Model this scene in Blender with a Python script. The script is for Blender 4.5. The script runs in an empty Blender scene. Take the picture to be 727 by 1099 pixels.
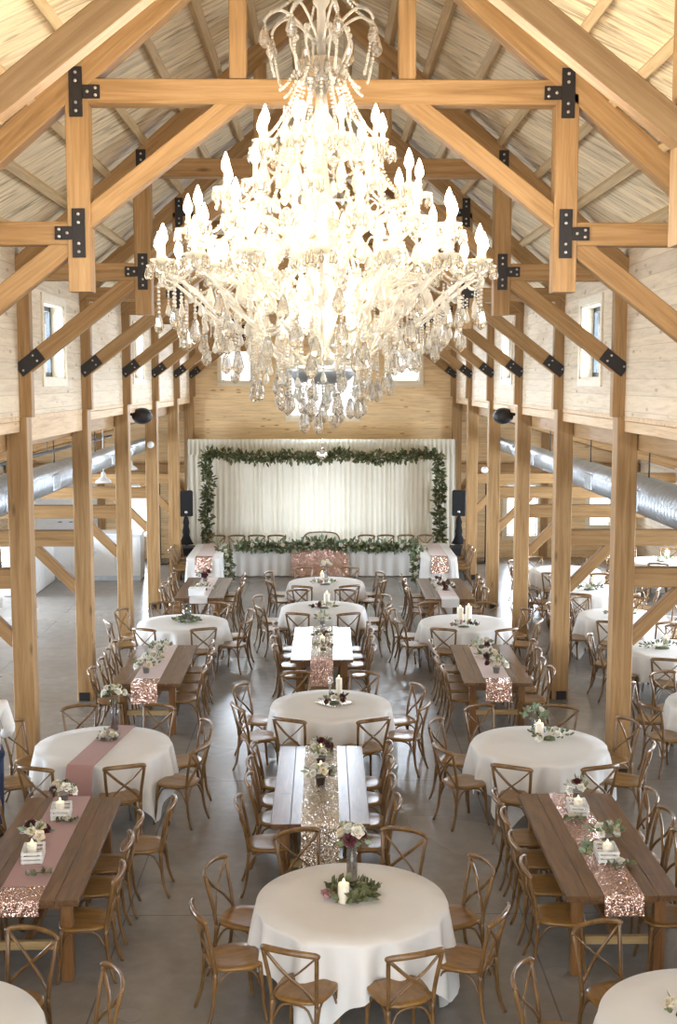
import bpy, bmesh, math, random
from mathutils import Vector, Matrix
PI = math.pi
S = bpy.context.scene
COL = S.collection
RND = random.Random(7)
rad = math.radians

# ------------------------------------------------------------------ camera
F = 1300.0
CAM_Z = 4.9
PITCH, YAW = rad(6.21), rad(0.727)
cam_d = bpy.data.cameras.new('camera')
cam = bpy.data.objects.new('camera', cam_d)
COL.objects.link(cam)
cam.location = (0, 0, CAM_Z)
cam.rotation_euler = (PI/2 - PITCH, 0, -YAW)
cam_d.sensor_fit = 'HORIZONTAL'
cam_d.sensor_width = 36.0
cam_d.lens = F/727*36
cam_d.clip_end = 300
S.camera = cam
CM = cam.rotation_euler.to_matrix()

def ray(px, py):
    return CM @ Vector(((px-363.5)/F, -(py-549.5)/F, -1))
def at(px, py, z):
    """point at height z seen at pixel"""
    d = ray(px, py)
    t = (z-CAM_Z)/d.z
    return Vector((d.x*t, d.y*t, z))
def aty(px, py, y):
    d = ray(px, py)
    t = y/d.y
    return Vector((d.x*t, y, CAM_Z+d.z*t))

# ------------------------------------------------------------------ mesh builder
class MB:
    def __init__(s):
        s.v = []; s.f = []; s.sm = []; s.mi = []
    def add(s, vs, fs, smooth=False, m=0):
        o = len(s.v)
        s.v += [tuple(v) for v in vs]
        s.f += [tuple(i+o for i in f) for f in fs]
        s.sm += [smooth]*len(fs); s.mi += [m]*len(fs)
    def box(s, c, d, rz=0, m=0, M=None, bev=0.0):
        x, y, z = d[0]/2, d[1]/2, d[2]/2
        if bev > 0:
            b = min(bev, x*.5, y*.5, z*.5)
            bm = bmesh.new()
            bmesh.ops.create_cube(bm, size=1)
            bmesh.ops.scale(bm, vec=(2*x, 2*y, 2*z), verts=bm.verts)
            bmesh.ops.bevel(bm, geom=list(bm.edges), offset=b, segments=1, affect='EDGES')
            vs = [v.co.copy() for v in bm.verts]
            bm.verts.index_update()
            fs = [tuple(v.index for v in f.verts) for f in bm.faces]
            bm.free()
        else:
            vs = [Vector((sx*x, sy*y, sz*z)) for sx in (-1, 1) for sy in (-1, 1) for sz in (-1, 1)]
            fs = [(0, 1, 3, 2), (4, 6, 7, 5), (0, 4, 5, 1), (2, 3, 7, 6), (0, 2, 6, 4), (1, 5, 7, 3)]
        R = Matrix.Rotation(rz, 4, 'Z')
        T = Matrix.Translation(Vector(c)) @ R
        if M is not None: T = M @ T
        s.add([T @ v for v in vs], fs, False, m)
    def tube(s, pts, r, n=8, m=0, caps=True, flat=None, smooth=True, up=None):
        """sweep; r scalar/list; flat=(a,b) scales section in the two normal directions"""
        pts = [Vector(p) for p in pts]
        k = len(pts)
        rs = r if isinstance(r, (list, tuple)) else [r]*k
        ref = Vector(up) if up else Vector((0, 0, 1))
        vs = []
        pn = None
        for i in range(k):
            t = (pts[min(i+1, k-1)]-pts[max(i-1, 0)])
            if t.length < 1e-9: t = Vector((0, 0, 1))
            t.normalize()
            if pn is None:
                a = ref - t*ref.dot(t)
                if a.length < 1e-3:
                    a = Vector((1, 0, 0)) - t*t.x
                a.normalize()
            else:
                a = pn - t*pn.dot(t)
                if a.length < 1e-4: a = Vector((1, 0, 0)) - t*t.x
                a.normalize()
            pn = a
            b = t.cross(a)
            fa, fb = flat if flat else (1, 1)
            for j in range(n):
                th = 2*PI*(j+.5)/n
                vs.append(pts[i] + a*(math.cos(th)*rs[i]*fa) + b*(math.sin(th)*rs[i]*fb))
        fs = []
        for i in range(k-1):
            for j in range(n):
                j2 = (j+1) % n
                fs.append((i*n+j, i*n+j2, (i+1)*n+j2, (i+1)*n+j))
        s.add(vs, fs, smooth, m)
        if caps:
            o = len(s.v)-len(vs)
            s.f.append(tuple(o+j for j in reversed(range(n)))); s.sm.append(False); s.mi.append(m)
            s.f.append(tuple(o+(k-1)*n+j for j in range(n))); s.sm.append(False); s.mi.append(m)
    def lathe(s, prof, c=(0, 0, 0), n=24, m=0, smooth=True, M=None, sx=1, sy=1):
        """prof list of (r,z)"""
        vs = []; k = len(prof)
        for (r, z) in prof:
            for j in range(n):
                th = 2*PI*j/n
                vs.append(Vector((r*math.cos(th)*sx, r*math.sin(th)*sy, z)))
        fs = []
        for i in range(k-1):
            for j in range(n):
                j2 = (j+1) % n
                fs.append((i*n+j, i*n+j2, (i+1)*n+j2, (i+1)*n+j))
        if prof[0][0] > 1e-6: fs.append(tuple(reversed(range(n))))
        if prof[-1][0] > 1e-6: fs.append(tuple((k-1)*n+j for j in range(n)))
        T = Matrix.Translation(Vector(c))
        if M is not None: T = T @ M
        s.add([T @ v for v in vs], fs, smooth, m)
    def ball(s, c, r, n=8, k=5, m=0, smooth=True, sz=1.0):
        prof = [(max(1e-5, r*math.sin(PI*i/k)), -r*sz*math.cos(PI*i/k)) for i in range(k+1)]
        prof[0] = (0, -r*sz); prof[-1] = (0, r*sz)
        s.lathe(prof, c, n, m, smooth)
    def grid(s, fn, nu, nv, m=0, smooth=True, closed=False):
        vs = [fn(i/(nu if closed else nu), j/nv) for i in range(nu if closed else nu+1) for j in range(nv+1)]
        fs = []
        R = nu
        C = nu if closed else nu+1
        for i in range(R):
            i2 = (i+1) % C
            for j in range(nv):
                fs.append((i*(nv+1)+j, i2*(nv+1)+j, i2*(nv+1)+j+1, i*(nv+1)+j+1))
        s.add(vs, fs, smooth, m)
    def mesh(s, name, mats):
        me = bpy.data.meshes.new(name)
        me.from_pydata(s.v, [], s.f)
        for p, a, b in zip(me.polygons, s.sm, s.mi):
            p.use_smooth = a; p.material_index = b
        for mm in (mats if isinstance(mats, (list, tuple)) else [mats]): me.materials.append(mm)
        bm = bmesh.new(); bm.from_mesh(me)
        bmesh.ops.remove_doubles(bm, verts=bm.verts, dist=1e-6)
        bmesh.ops.recalc_face_normals(bm, faces=bm.faces)
        bm.to_mesh(me); bm.free()
        me.update()
        return me
    def build(s, name, mats, parent=None, matrix=None):
        o = bpy.data.objects.new(name, s.mesh(name, mats))
        COL.objects.link(o)
        if parent is not None: o.parent = parent
        if matrix is not None: o.matrix_basis = matrix
        return o

def put(name, me, parent=None, matrix=None):
    o = bpy.data.objects.new(name, me); COL.objects.link(o)
    if parent is not None: o.parent = parent
    if matrix is not None: o.matrix_basis = matrix
    return o
def tag(o, label, cat, group=None, kind=None):
    o['label'] = label; o['category'] = cat
    if group: o['group'] = group
    if kind: o['kind'] = kind
    return o
def thing(name, label, cat, loc=(0, 0, 0), rz=0, group=None, kind=None):
    o = bpy.data.objects.new(name, None); COL.objects.link(o)
    o.empty_display_size = .1
    o.matrix_basis = Matrix.Translation(Vector(loc)) @ Matrix.Rotation(rz, 4, 'Z')
    return tag(o, label, cat, group, kind)
def struct(o): o['kind'] = 'structure'; return o
def copy_tree(o, parent=None):
    c = o.copy(); COL.objects.link(c)
    if parent is not None:
        c.parent = parent
    for ch in list(o.children): copy_tree(ch, c)
    return c
def place(o, loc, rz=0, s=1.0):
    o.matrix_basis = Matrix.Translation(Vector(loc)) @ Matrix.Rotation(rz, 4, 'Z') @ Matrix.Diagonal((s, s, s, 1))

# ------------------------------------------------------------------ materials
def nmat(name):
    m = bpy.data.materials.new(name); m.use_nodes = True
    nt = m.node_tree; nt.nodes.clear()
    out = nt.nodes.new('ShaderNodeOutputMaterial')
    return m, nt, out
def N(nt, t, **kw):
    n = nt.nodes.new(t)
    for k, v in kw.items():
        if k in ('op', 'operation'): n.operation = v
        else: setattr(n, k, v)
    return n
def bsdf(nt, out, col=(.8, .8, .8), rough=.5, metal=0, coat=0, spec=.5, trans=0, ior=1.45, sheen=0, coatr=.1):
    b = nt.nodes.new('ShaderNodeBsdfPrincipled')
    b.inputs['Base Color'].default_value = (*col, 1)
    b.inputs['Roughness'].default_value = rough
    b.inputs['Metallic'].default_value = metal
    b.inputs['Coat Weight'].default_value = coat
    b.inputs['Coat Roughness'].default_value = coatr
    b.inputs['Specular IOR Level'].default_value = spec
    b.inputs['Transmission Weight'].default_value = trans
    b.inputs['IOR'].default_value = ior
    b.inputs['Sheen Weight'].default_value = sheen
    nt.links.new(b.outputs[0], out.inputs[0])
    return b
def math_(nt, op, a, b=None):
    n = nt.nodes.new('ShaderNodeMath'); n.operation = op
    for i, x in enumerate((a, b)):
        if x is None: continue
        if isinstance(x, (int, float)): n.inputs[i].default_value = x
        else: nt.links.new(x, n.inputs[i])
    return n.outputs[0]
def mixc(nt, fac, a, b, bt='MIX'):
    n = nt.nodes.new('ShaderNodeMix'); n.data_type = 'RGBA'; n.blend_type = bt
    for sock, x in ((n.inputs[0], fac), (n.inputs[6], a), (n.inputs[7], b)):
        if isinstance(x, (int, float)): sock.default_value = x
        elif isinstance(x, tuple): sock.default_value = (*x, 1)
        else: nt.links.new(x, sock)
    return n.outputs[2]
def ramp(nt, fac, stops):
    n = nt.nodes.new('ShaderNodeValToRGB')
    e = n.color_ramp.elements
    while len(e) < len(stops): e.new(.5)
    for el, (p, c) in zip(e, stops):
        el.position = p; el.color = (*c, 1) if len(c) == 3 else c
    nt.links.new(fac, n.inputs[0])
    return n.outputs[0]
def noise(nt, vec, scale, detail=3, rough=.55, dist=0):
    n = nt.nodes.new('ShaderNodeTexNoise')
    n.inputs['Scale'].default_value = scale; n.inputs['Detail'].default_value = detail
    n.inputs['Roughness'].default_value = rough; n.inputs['Distortion'].default_value = dist
    if vec is not None: nt.links.new(vec, n.inputs['Vector'])
    return n.outputs['Fac']
def objvec(nt, scale=(1, 1, 1), rand=True):
    tc = nt.nodes.new('ShaderNodeTexCoord')
    v = tc.outputs['Object']
    if rand:
        oi = nt.nodes.new('ShaderNodeObjectInfo')
        w = nt.nodes.new('ShaderNodeVectorMath'); w.operation = 'MULTIPLY_ADD'
        cmb = nt.nodes.new('ShaderNodeCombineXYZ')
        for k in range(3): nt.links.new(math_(nt, 'MULTIPLY', oi.outputs['Random'], 37.0+11*k), cmb.inputs[k])
        w.inputs[1].default_value = (1, 1, 1)
        nt.links.new(v, w.inputs[0]); nt.links.new(cmb.outputs[0], w.inputs[2])
        v = w.outputs[0]
    mp = nt.nodes.new('ShaderNodeMapping'); mp.inputs['Scale'].default_value = scale
    nt.links.new(v, mp.inputs[0])
    return mp.outputs[0]
def bump(nt, b, h, strength=.3, dist=.01):
    n = nt.nodes.new('ShaderNodeBump'); n.inputs['Strength'].default_value = strength; n.inputs['Distance'].default_value = dist
    nt.links.new(h, n.inputs['Height']); nt.links.new(n.outputs[0], b.inputs['Normal'])

def plain(name, col, rough=.5, metal=0, coat=0, spec=.5, sheen=0, var=.0, scale=20):
    m, nt, out = nmat(name)
    b = bsdf(nt, out, col, rough, metal, coat, spec, sheen=sheen)
    v = noise(nt, objvec(nt), scale, 2)
    lo = tuple(c*(1-var) for c in col); hi = tuple(min(1, c*(1+var)) for c in col)
    c = ramp(nt, v, [(.3, lo), (.7, hi)])
    nt.links.new(c, b.inputs['Base Color'])
    return m
def wood(name, cols, stretch=(.5, 9, 9), rough=.5, coat=0, knots=True, coatr=.15, spec=.4):
    m, nt, out = nmat(name)
    b = bsdf(nt, out, cols[1], rough, 0, coat, spec, coatr=coatr)
    v = objvec(nt, stretch)
    g = noise(nt, v, 2.2, 5, .6, .6)
    c = ramp(nt, g, [(.28, cols[0]), (.5, cols[1]), (.72, cols[2])])
    if knots:
        v2 = objvec(nt, (.9, 3.4, 3.4))
        vo = nt.nodes.new('ShaderNodeTexVoronoi'); vo.inputs['Scale'].default_value = 1.1
        nt.links.new(v2, vo.inputs['Vector'])
        k = ramp(nt, vo.outputs['Distance'], [(.035, (1, 1, 1)), (.11, (0, 0, 0))])
        c = mixc(nt, math_(nt, 'MULTIPLY', k, .7), c, tuple(x*.35 for x in cols[0]))
    nt.links.new(c, b.inputs['Base Color'])
    bump(nt, b, g, .12, .004)
    return m
def boards(name, along, across, width, base, dark, streak=.5, knot=.5, rough=.65, diag=0, tint=.14):
    """boarded surface: along/across are axis letters (or +1/-1 diagonal direction in XY)"""
    m, nt, out = nmat(name)
    b = bsdf(nt, out, base, rough, spec=.3)
    tc = nt.nodes.new('ShaderNodeTexCoord')
    sx = nt.nodes.new('ShaderNodeSeparateXYZ'); nt.links.new(tc.outputs['Object'], sx.inputs[0])
    ax = {'X': sx.outputs[0], 'Y': sx.outputs[1], 'Z': sx.outputs[2]}
    if diag:
        al = math_(nt, 'MULTIPLY', math_(nt, 'ADD' if diag > 0 else 'SUBTRACT', ax['X'], ax['Y']), .7071)
        ac = math_(nt, 'MULTIPLY', math_(nt, 'SUBTRACT' if diag > 0 else 'ADD', ax['X'], ax['Y']), .7071)
    else:
        al, ac = ax[along], ax[across]
    q = math_(nt, 'DIVIDE', math_(nt, 'ADD', ac, 50.0), width)
    row = math_(nt, 'FLOOR', q); fr = math_(nt, 'FRACT', q)
    wn = nt.nodes.new('ShaderNodeTexWhiteNoise'); wn.noise_dimensions = '1D'; nt.links.new(row, wn.inputs['W'])
    cmb = nt.nodes.new('ShaderNodeCombineXYZ')
    nt.links.new(math_(nt, 'ADD', math_(nt, 'MULTIPLY', al, .7), math_(nt, 'MULTIPLY', wn.outputs['Value'], 57.0)), cmb.inputs[0])
    nt.links.new(math_(nt, 'MULTIPLY', ac, 9.0), cmb.inputs[1])
    g = noise(nt, cmb.outputs[0], 2.0, 5, .62, .8)
    c = ramp(nt, g, [(.30, tuple(x*(1-streak*.55)+d*streak*.55 for x, d in zip([k*.9 for k in base], dark))), (.52, base), (.75, tuple(min(1, x*1.1) for x in base))])
    tn = ramp(nt, wn.outputs['Value'], [(0, (1-tint,)*3), (1, (1, 1, 1))])
    c = mixc(nt, 1.0, c, tn, 'MULTIPLY')
    # knots and dark flecks
    cm2 = nt.nodes.new('ShaderNodeCombineXYZ')
    nt.links.new(math_(nt, 'ADD', math_(nt, 'MULTIPLY', al, 1.6), math_(nt, 'MULTIPLY', wn.outputs['Value'], 31.0)), cm2.inputs[0])
    nt.links.new(math_(nt, 'MULTIPLY', ac, 5.0), cm2.inputs[1])
    vo = nt.nodes.new('ShaderNodeTexVoronoi'); vo.inputs['Scale'].default_value = 1.3
    nt.links.new(cm2.outputs[0], vo.inputs['Vector'])
    k = ramp(nt, vo.outputs['Distance'], [(.09, (1, 1, 1)), (.19, (0, 0, 0))])
    c = mixc(nt, math_(nt, 'MULTIPLY', k, knot), c, dark)
    gr = ramp(nt, fr, [(0, (1, 1, 1)), (.045, (0, 0, 0))])
    c = mixc(nt, math_(nt, 'MULTIPLY', gr, .55), c, tuple(x*.6 for x in dark))
    nt.links.new(c, b.inputs['Base Color'])
    bump(nt, b, math_(nt, 'SUBTRACT', 1.0, gr), .35, .006)
    return m
def emit(name, col, strength):
    m, nt, out = nmat(name)
    e = nt.nodes.new('ShaderNodeEmission'); e.inputs[0].default_value = (*col, 1); e.inputs[1].default_value = strength
    nt.links.new(e.outputs[0], out.inputs[0])
    return m
def glassy(name, tint=(1, 1, 1), refl=.12, through=.9, rough=.02):
    """window/vase glass: see-through with a fresnel-like sheen"""
    m, nt, out = nmat(name)
    t = nt.nodes.new('ShaderNodeBsdfTransparent'); t.inputs[0].default_value = (*[x*through for x in tint], 1)
    g = nt.nodes.new('ShaderNodeBsdfGlossy'); g.inputs['Roughness'].default_value = rough
    lw = nt.nodes.new('ShaderNodeLayerWeight'); lw.inputs[0].default_value = .25
    mx = nt.nodes.new('ShaderNodeMixShader')
    nt.links.new(math_(nt, 'ADD', math_(nt, 'MULTIPLY', lw.outputs['Fresnel'], .8), refl*.3), mx.inputs[0])
    nt.links.new(t.outputs[0], mx.inputs[1]); nt.links.new(g.outputs[0], mx.inputs[2])
    nt.links.new(mx.outputs[0], out.inputs[0])
    return m
def crystal(name, body=(1, .93, .8), milk=.3):
    m, nt, out = nmat(name)
    g = nt.nodes.new('ShaderNodeBsdfGlass'); g.inputs['IOR'].default_value = 1.55; g.inputs['Roughness'].default_value = .02
    g.inputs[0].default_value = (1, .98, .94, 1)
    d = nt.nodes.new('ShaderNodeBsdfDiffuse'); d.inputs[0].default_value = (*body, 1)
    t = nt.nodes.new('ShaderNodeBsdfTranslucent'); t.inputs[0].default_value = (*body, 1)
    a = nt.nodes.new('ShaderNodeMixShader'); a.inputs[0].default_value = .5
    nt.links.new(d.outputs[0], a.inputs[1]); nt.links.new(t.outputs[0], a.inputs[2])
    tr = nt.nodes.new('ShaderNodeBsdfTransparent'); tr.inputs[0].default_value = (.97, .96, .93, 1)
    mg = nt.nodes.new('ShaderNodeMixShader'); mg.inputs[0].default_value = .25
    nt.links.new(g.outputs[0], mg.inputs[1]); nt.links.new(tr.outputs[0], mg.inputs[2])
    mx = nt.nodes.new('ShaderNodeMixShader'); mx.inputs[0].default_value = milk
    nt.links.new(mg.outputs[0], mx.inputs[1]); nt.links.new(a.outputs[0], mx.inputs[2])
    nt.links.new(mx.outputs[0], out.inputs[0])
    return m
def cloth(name, col, trans=.25, rough=.8):
    m, nt, out = nmat(name)
    b = bsdf(nt, out, col, rough, spec=.2, sheen=.2)
    wv = noise(nt, objvec(nt, (1, 1, 1)), 3.0, 3)
    c = ramp(nt, wv, [(.3, tuple(x*.96 for x in col)), (.7, col)])
    nt.links.new(c, b.inputs['Base Color'])
    t = nt.nodes.new('ShaderNodeBsdfTranslucent'); nt.links.new(c, t.inputs[0])
    mx = nt.nodes.new('ShaderNodeMixShader'); mx.inputs[0].default_value = trans
    nt.links.new(b.outputs[0], mx.inputs[1]); nt.links.new(t.outputs[0], mx.inputs[2])
    nt.links.new(mx.outputs[0], out.inputs[0])
    return m
def sequin(name, col, scale=120):
    m, nt, out = nmat(name)
    b = bsdf(nt, out, col, .16, .85)
    tc = nt.nodes.new('ShaderNodeTexCoord')
    vo = nt.nodes.new('ShaderNodeTexVoronoi'); vo.inputs['Scale'].default_value = scale
    nt.links.new(tc.outputs['Object'], vo.inputs['Vector'])
    sub = nt.nodes.new('ShaderNodeVectorMath'); sub.operation = 'SUBTRACT'; sub.inputs[1].default_value = (.5, .5, .5)
    nt.links.new(vo.outputs['Color'], sub.inputs[0])
    sc = nt.nodes.new('ShaderNodeVectorMath'); sc.operation = 'SCALE'; sc.inputs['Scale'].default_value = 1.25
    nt.links.new(sub.outputs[0], sc.inputs[0])
    ge = nt.nodes.new('ShaderNodeNewGeometry')
    ad = nt.nodes.new('ShaderNodeVectorMath'); ad.operation = 'ADD'
    nt.links.new(ge.outputs['Normal'], ad.inputs[0]); nt.links.new(sc.outputs[0], ad.inputs[1])
    nm = nt.nodes.new('ShaderNodeVectorMath'); nm.operation = 'NORMALIZE'; nt.links.new(ad.outputs[0], nm.inputs[0])
    nt.links.new(nm.outputs[0], b.inputs['Normal'])
    c = mixc(nt, vo.outputs['Color'], tuple(x*.75 for x in col), tuple(min(1, x*1.25) for x in col))
    nt.links.new(c, b.inputs['Base Color'])
    return m

M = {}
M['beam'] = wood('honey_timber', [(.24, .13, .046), (.345, .198, .08), (.43, .265, .118)], rough=.55)
M['beam_pale'] = wood('pale_timber', [(.50, .33, .18), (.66, .46, .27), (.74, .55, .34)], rough=.6)
M['purlin'] = wood('purlin_pine', [(.42, .29, .145), (.55, .40, .22), (.64, .49, .29)], rough=.6)
M['deck_left'] = boards('roof_boards_left', 'X', 'Y', .16, (.84, .69, .46), (.22, .15, .08), 1.35, .55, diag=1)
M['deck_right'] = boards('roof_boards_right', 'X', 'Y', .16, (.84, .69, .46), (.22, .15, .08), 1.35, .55, diag=-1)
M['wall_side'] = boards('pale_pine_boards', 'Y', 'Z', .19, (.74, .60, .43), (.30, .17, .08), .35, .6)
M['wall_back'] = boards('golden_pine_boards', 'X', 'Z', .2, (.86, .63, .36), (.34, .17, .06), .45, .7)
M['trim'] = wood('pale_window_trim', [(.70, .60, .44), (.80, .70, .54), (.84, .76, .60)], rough=.6, knots=False)
M['white_paint'] = plain('white_paint', (.82, .83, .84), .5, var=.02)
M['steel'] = plain('black_steel', (.035, .03, .028), .45, .6, var=.1)
M['bolt'] = plain('steel_bolt', (.6, .58, .55), .35, .9)
M['black'] = plain('black_plastic', (.02, .02, .022), .5, var=.1)
M['blackcloth'] = plain('black_cloth', (.015, .015, .016), .9, var=.1)
M['sash'] = plain('dark_window_sash', (.06, .07, .08), .4, var=.05)
M['galv'] = plain('galvanised_steel', (.50, .54, .58), .38, .8, var=.12, scale=6)
M['glass'] = glassy('window_glass')
M['vase'] = glassy('vase_glass', (.98, .99, 1), .2, 1.0)
M['pinkwater'] = plain('pink_water_beads', (.86, .66, .60), .2, var=.1, scale=60)
M['linen'] = cloth('white_linen', (.84, .82, .79), .12)
M['curtain'] = cloth('ivory_curtain', (.88, .85, .74), .38)
M['runner'] = cloth('mauve_satin', (.45, .265, .25), .08, .45)
M['runner_pale'] = cloth('blush_satin', (.70, .54, .50), .08, .45)
M['runner_white'] = cloth('white_chiffon', (.82, .80, .78), .2, .6)
M['sequin'] = sequin('rose_gold_sequins', (.74, .50, .42), 130)
M['sequin_gold'] = sequin('champagne_sequins', (.93, .77, .68), 130)
M['chair'] = wood('chair_wood', [(.095, .047, .015), (.17, .087, .028), (.235, .128, .043)], (6, 6, 2.5), .32, .5, False, .12)
M['seat'] = wood('chair_seat_wood', [(.145, .072, .018), (.225, .115, .028), (.285, .155, .043)], (8, 2, 8), .34, .4, False, .15)
M['chair_far'] = M['chair']
M['table'] = wood('walnut_table', [(.075, .037, .017), (.13, .067, .031), (.185, .10, .048)], (9, 1.0, 9), .3, .42, True, .22)
M['table_leg'] = wood('table_leg_wood', [(.15, .065, .022), (.23, .11, .04), (.28, .14, .055)], (9, 9, 1), .4, .2, False)
M['stretcher'] = wood('table_stretcher_wood', [(.36, .25, .11), (.46, .33, .16), (.52, .38, .2)], (1, 9, 9), .5, 0, False)
M['fold'] = plain('folding_table_top', (.6, .58, .55), .5)
M['white_petal'] = plain('white_petals', (.84, .80, .70), .6, var=.06, scale=30)
M['cream_petal'] = plain('cream_petals', (.80, .70, .52), .6, var=.06, scale=30)
M['burg_petal'] = plain('burgundy_petals', (.085, .012, .016), .55, var=.3, scale=30)
M['pink_petal'] = plain('dusty_pink_petals', (.55, .28, .32), .6, var=.1, scale=30)
M['leaf'] = plain('eucalyptus_leaves', (.175, .185, .085), .5, var=.45, scale=14)
M['leaf_dark'] = plain('dark_leaves', (.10, .11, .045), .45, var=.45, scale=14)
M['leaf_grey'] = plain('silver_leaves', (.22, .29, .19), .55, var=.3, scale=14)
M['stem'] = plain('plant_stems', (.09, .07, .03), .7, var=.2)
M['wax'] = plain('ivory_wax', (.87, .80, .66), .45, var=.03)
M['flame'] = emit('candle_flame', (1, .72, .30), 14)
M['bulb'] = emit('flame_bulb', (1, .86, .66), 72)
M['lampglow'] = emit('lamp_bulb', (1, .86, .65), 12)
M['crystal'] = crystal('cut_crystal', (.97, .93, .86), .06)
M['crystal_milk'] = crystal('warm_crystal', (1, .95, .84), .4)
M['armgold'] = plain('pale_gilt', (.83, .66, .38), .28, .55, var=.1)
M['sleeve'] = plain('ivory_candle_sleeve', (.9, .8, .58), .4)
M['crate'] = plain('whitewashed_wood', (.74, .73, .70), .6, var=.1)
M['bucket'] = plain('brushed_tin', (.45, .44, .42), .4, .7, var=.1)
M['pot'] = plain('dark_pot', (.07, .045, .03), .5, var=.2)
M['mirror'] = plain('mirror_tile', (.85, .83, .80), .08, .9)
M['settee'] = plain('cream_upholstery', (.80, .76, .66), .8, var=.04)
M['skin'] = plain('skin', (.55, .33, .24), .5)
M['shirt'] = plain('white_shirt_cotton', (.72, .70, .67), .8, var=.06, scale=8)
M['jeans'] = plain('blue_denim', (.028, .04, .09), .8, var=.2, scale=40)
M['hair'] = plain('brown_hair', (.05, .03, .015), .5, var=.2)
M['eye'] = plain('eye_white', (.8, .8, .78), .3)
M['shoe'] = plain('brown_leather', (.07, .04, .02), .45)

def floor_mat():
    m, nt, out = nmat('polished_concrete')
    b = bsdf(nt, out, (.3, .29, .28), .25, spec=.55)
    tc = nt.nodes.new('ShaderNodeTexCoord'); v = tc.outputs['Object']
    n1 = noise(nt, v, .45, 3, .5, 0); n2 = noise(nt, v, 6, 4)
    c = ramp(nt, n1, [(.3, (.195, .173, .15)), (.55, (.24, .217, .19)), (.75, (.285, .26, .228))])
    c = mixc(nt, .18, c, ramp(nt, n2, [(.3, (.12, .115, .11)), (.7, (.36, .34, .32))]))
    sx = nt.nodes.new('ShaderNodeSeparateXYZ'); nt.links.new(v, sx.inputs[0])
    jo = None
    for ax, step, off in ((0, 3.65, 1.825), (1, 3.75, .55)):
        fr = math_(nt, 'FRACT', math_(nt, 'DIVIDE', math_(nt, 'ADD', sx.outputs[ax], 100*step+off), step))
        l = math_(nt, 'LESS_THAN', fr, .012/step*1.2)
        jo = l if jo is None else math_(nt, 'MAXIMUM', jo, l)
    c = mixc(nt, math_(nt, 'MULTIPLY', jo, .6), c, (.07, .065, .06))
    nt.links.new(c, b.inputs['Base Color'])
    r = ramp(nt, n1, [(.3, (.20,)*3), (.7, (.30,)*3)])
    nt.links.new(r, b.inputs['Roughness'])
    return m
M['floor'] = floor_mat()

# ------------------------------------------------------------------ timbers
def beam_mesh(mb, L, w, h, bev=.008):
    x = L/2; a, b = w/2, h/2
    p = [(-a+bev, -b), (a-bev, -b), (a, -b+bev), (a, b-bev), (a-bev, b), (-a+bev, b), (-a, b-bev), (-a, -b+bev)]
    vs = [(-x, y, z) for y, z in p]+[(x, y, z) for y, z in p]
    fs = [(i, (i+1) % 8, 8+(i+1) % 8, 8+i) for i in range(8)]+[tuple(reversed(range(8))), tuple(range(8, 16))]
    mb.add(vs, fs)
def frame_matrix(p0, p1, roll=0):
    p0, p1 = Vector(p0), Vector(p1)
    X = (p1-p0).normalized()
    up = Vector((0, 0, 1))
    if abs(X.z) > .99: up = Vector((0, 1, 0))
    Y = up.cross(X).normalized(); Z = X.cross(Y)
    R = Matrix((X, Y, Z)).transposed().to_4x4()
    return Matrix.Translation((p0+p1)/2) @ R @ Matrix.Rotation(roll, 4, 'X')
def beam(name, p0, p1, w, h, mat, root=None, bev=.008):
    """w = horizontal thickness, h = height of the section"""
    mb = MB(); beam_mesh(mb, (Vector(p1)-Vector(p0)).length, w, h, bev)
    Mx = frame_matrix(p0, p1)
    if root is not None: Mx = root.matrix_basis.inverted() @ Mx
    return mb.build(name, mat, root, Mx)

# trusses / posts
Y0, BAY = 10.85, 3.75
TY = {n: Y0+BAY*n for n in range(-1, 6)}
TY[6] = 33.08
PX = 3.65
WX = 3.62
ZR, SL = 9.15, .857           # rafter underside at the ridge and slope
def zr(x): return ZR-SL*abs(x)
ordn = {-1: 'nearest camera overhead', 0: 'first complete one across the hall', 1: 'second one behind the chandelier', 2: 'third one back',
        3: 'fourth one back', 4: 'fifth one back', 5: 'sixth one back', 6: 'last one against the end wall'}
ordp = {0: 'frontmost', 1: 'first', 2: 'second', 3: 'third', 4: 'fourth', 5: 'fifth', 6: 'end-wall', -1: 'balcony-edge'}

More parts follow.
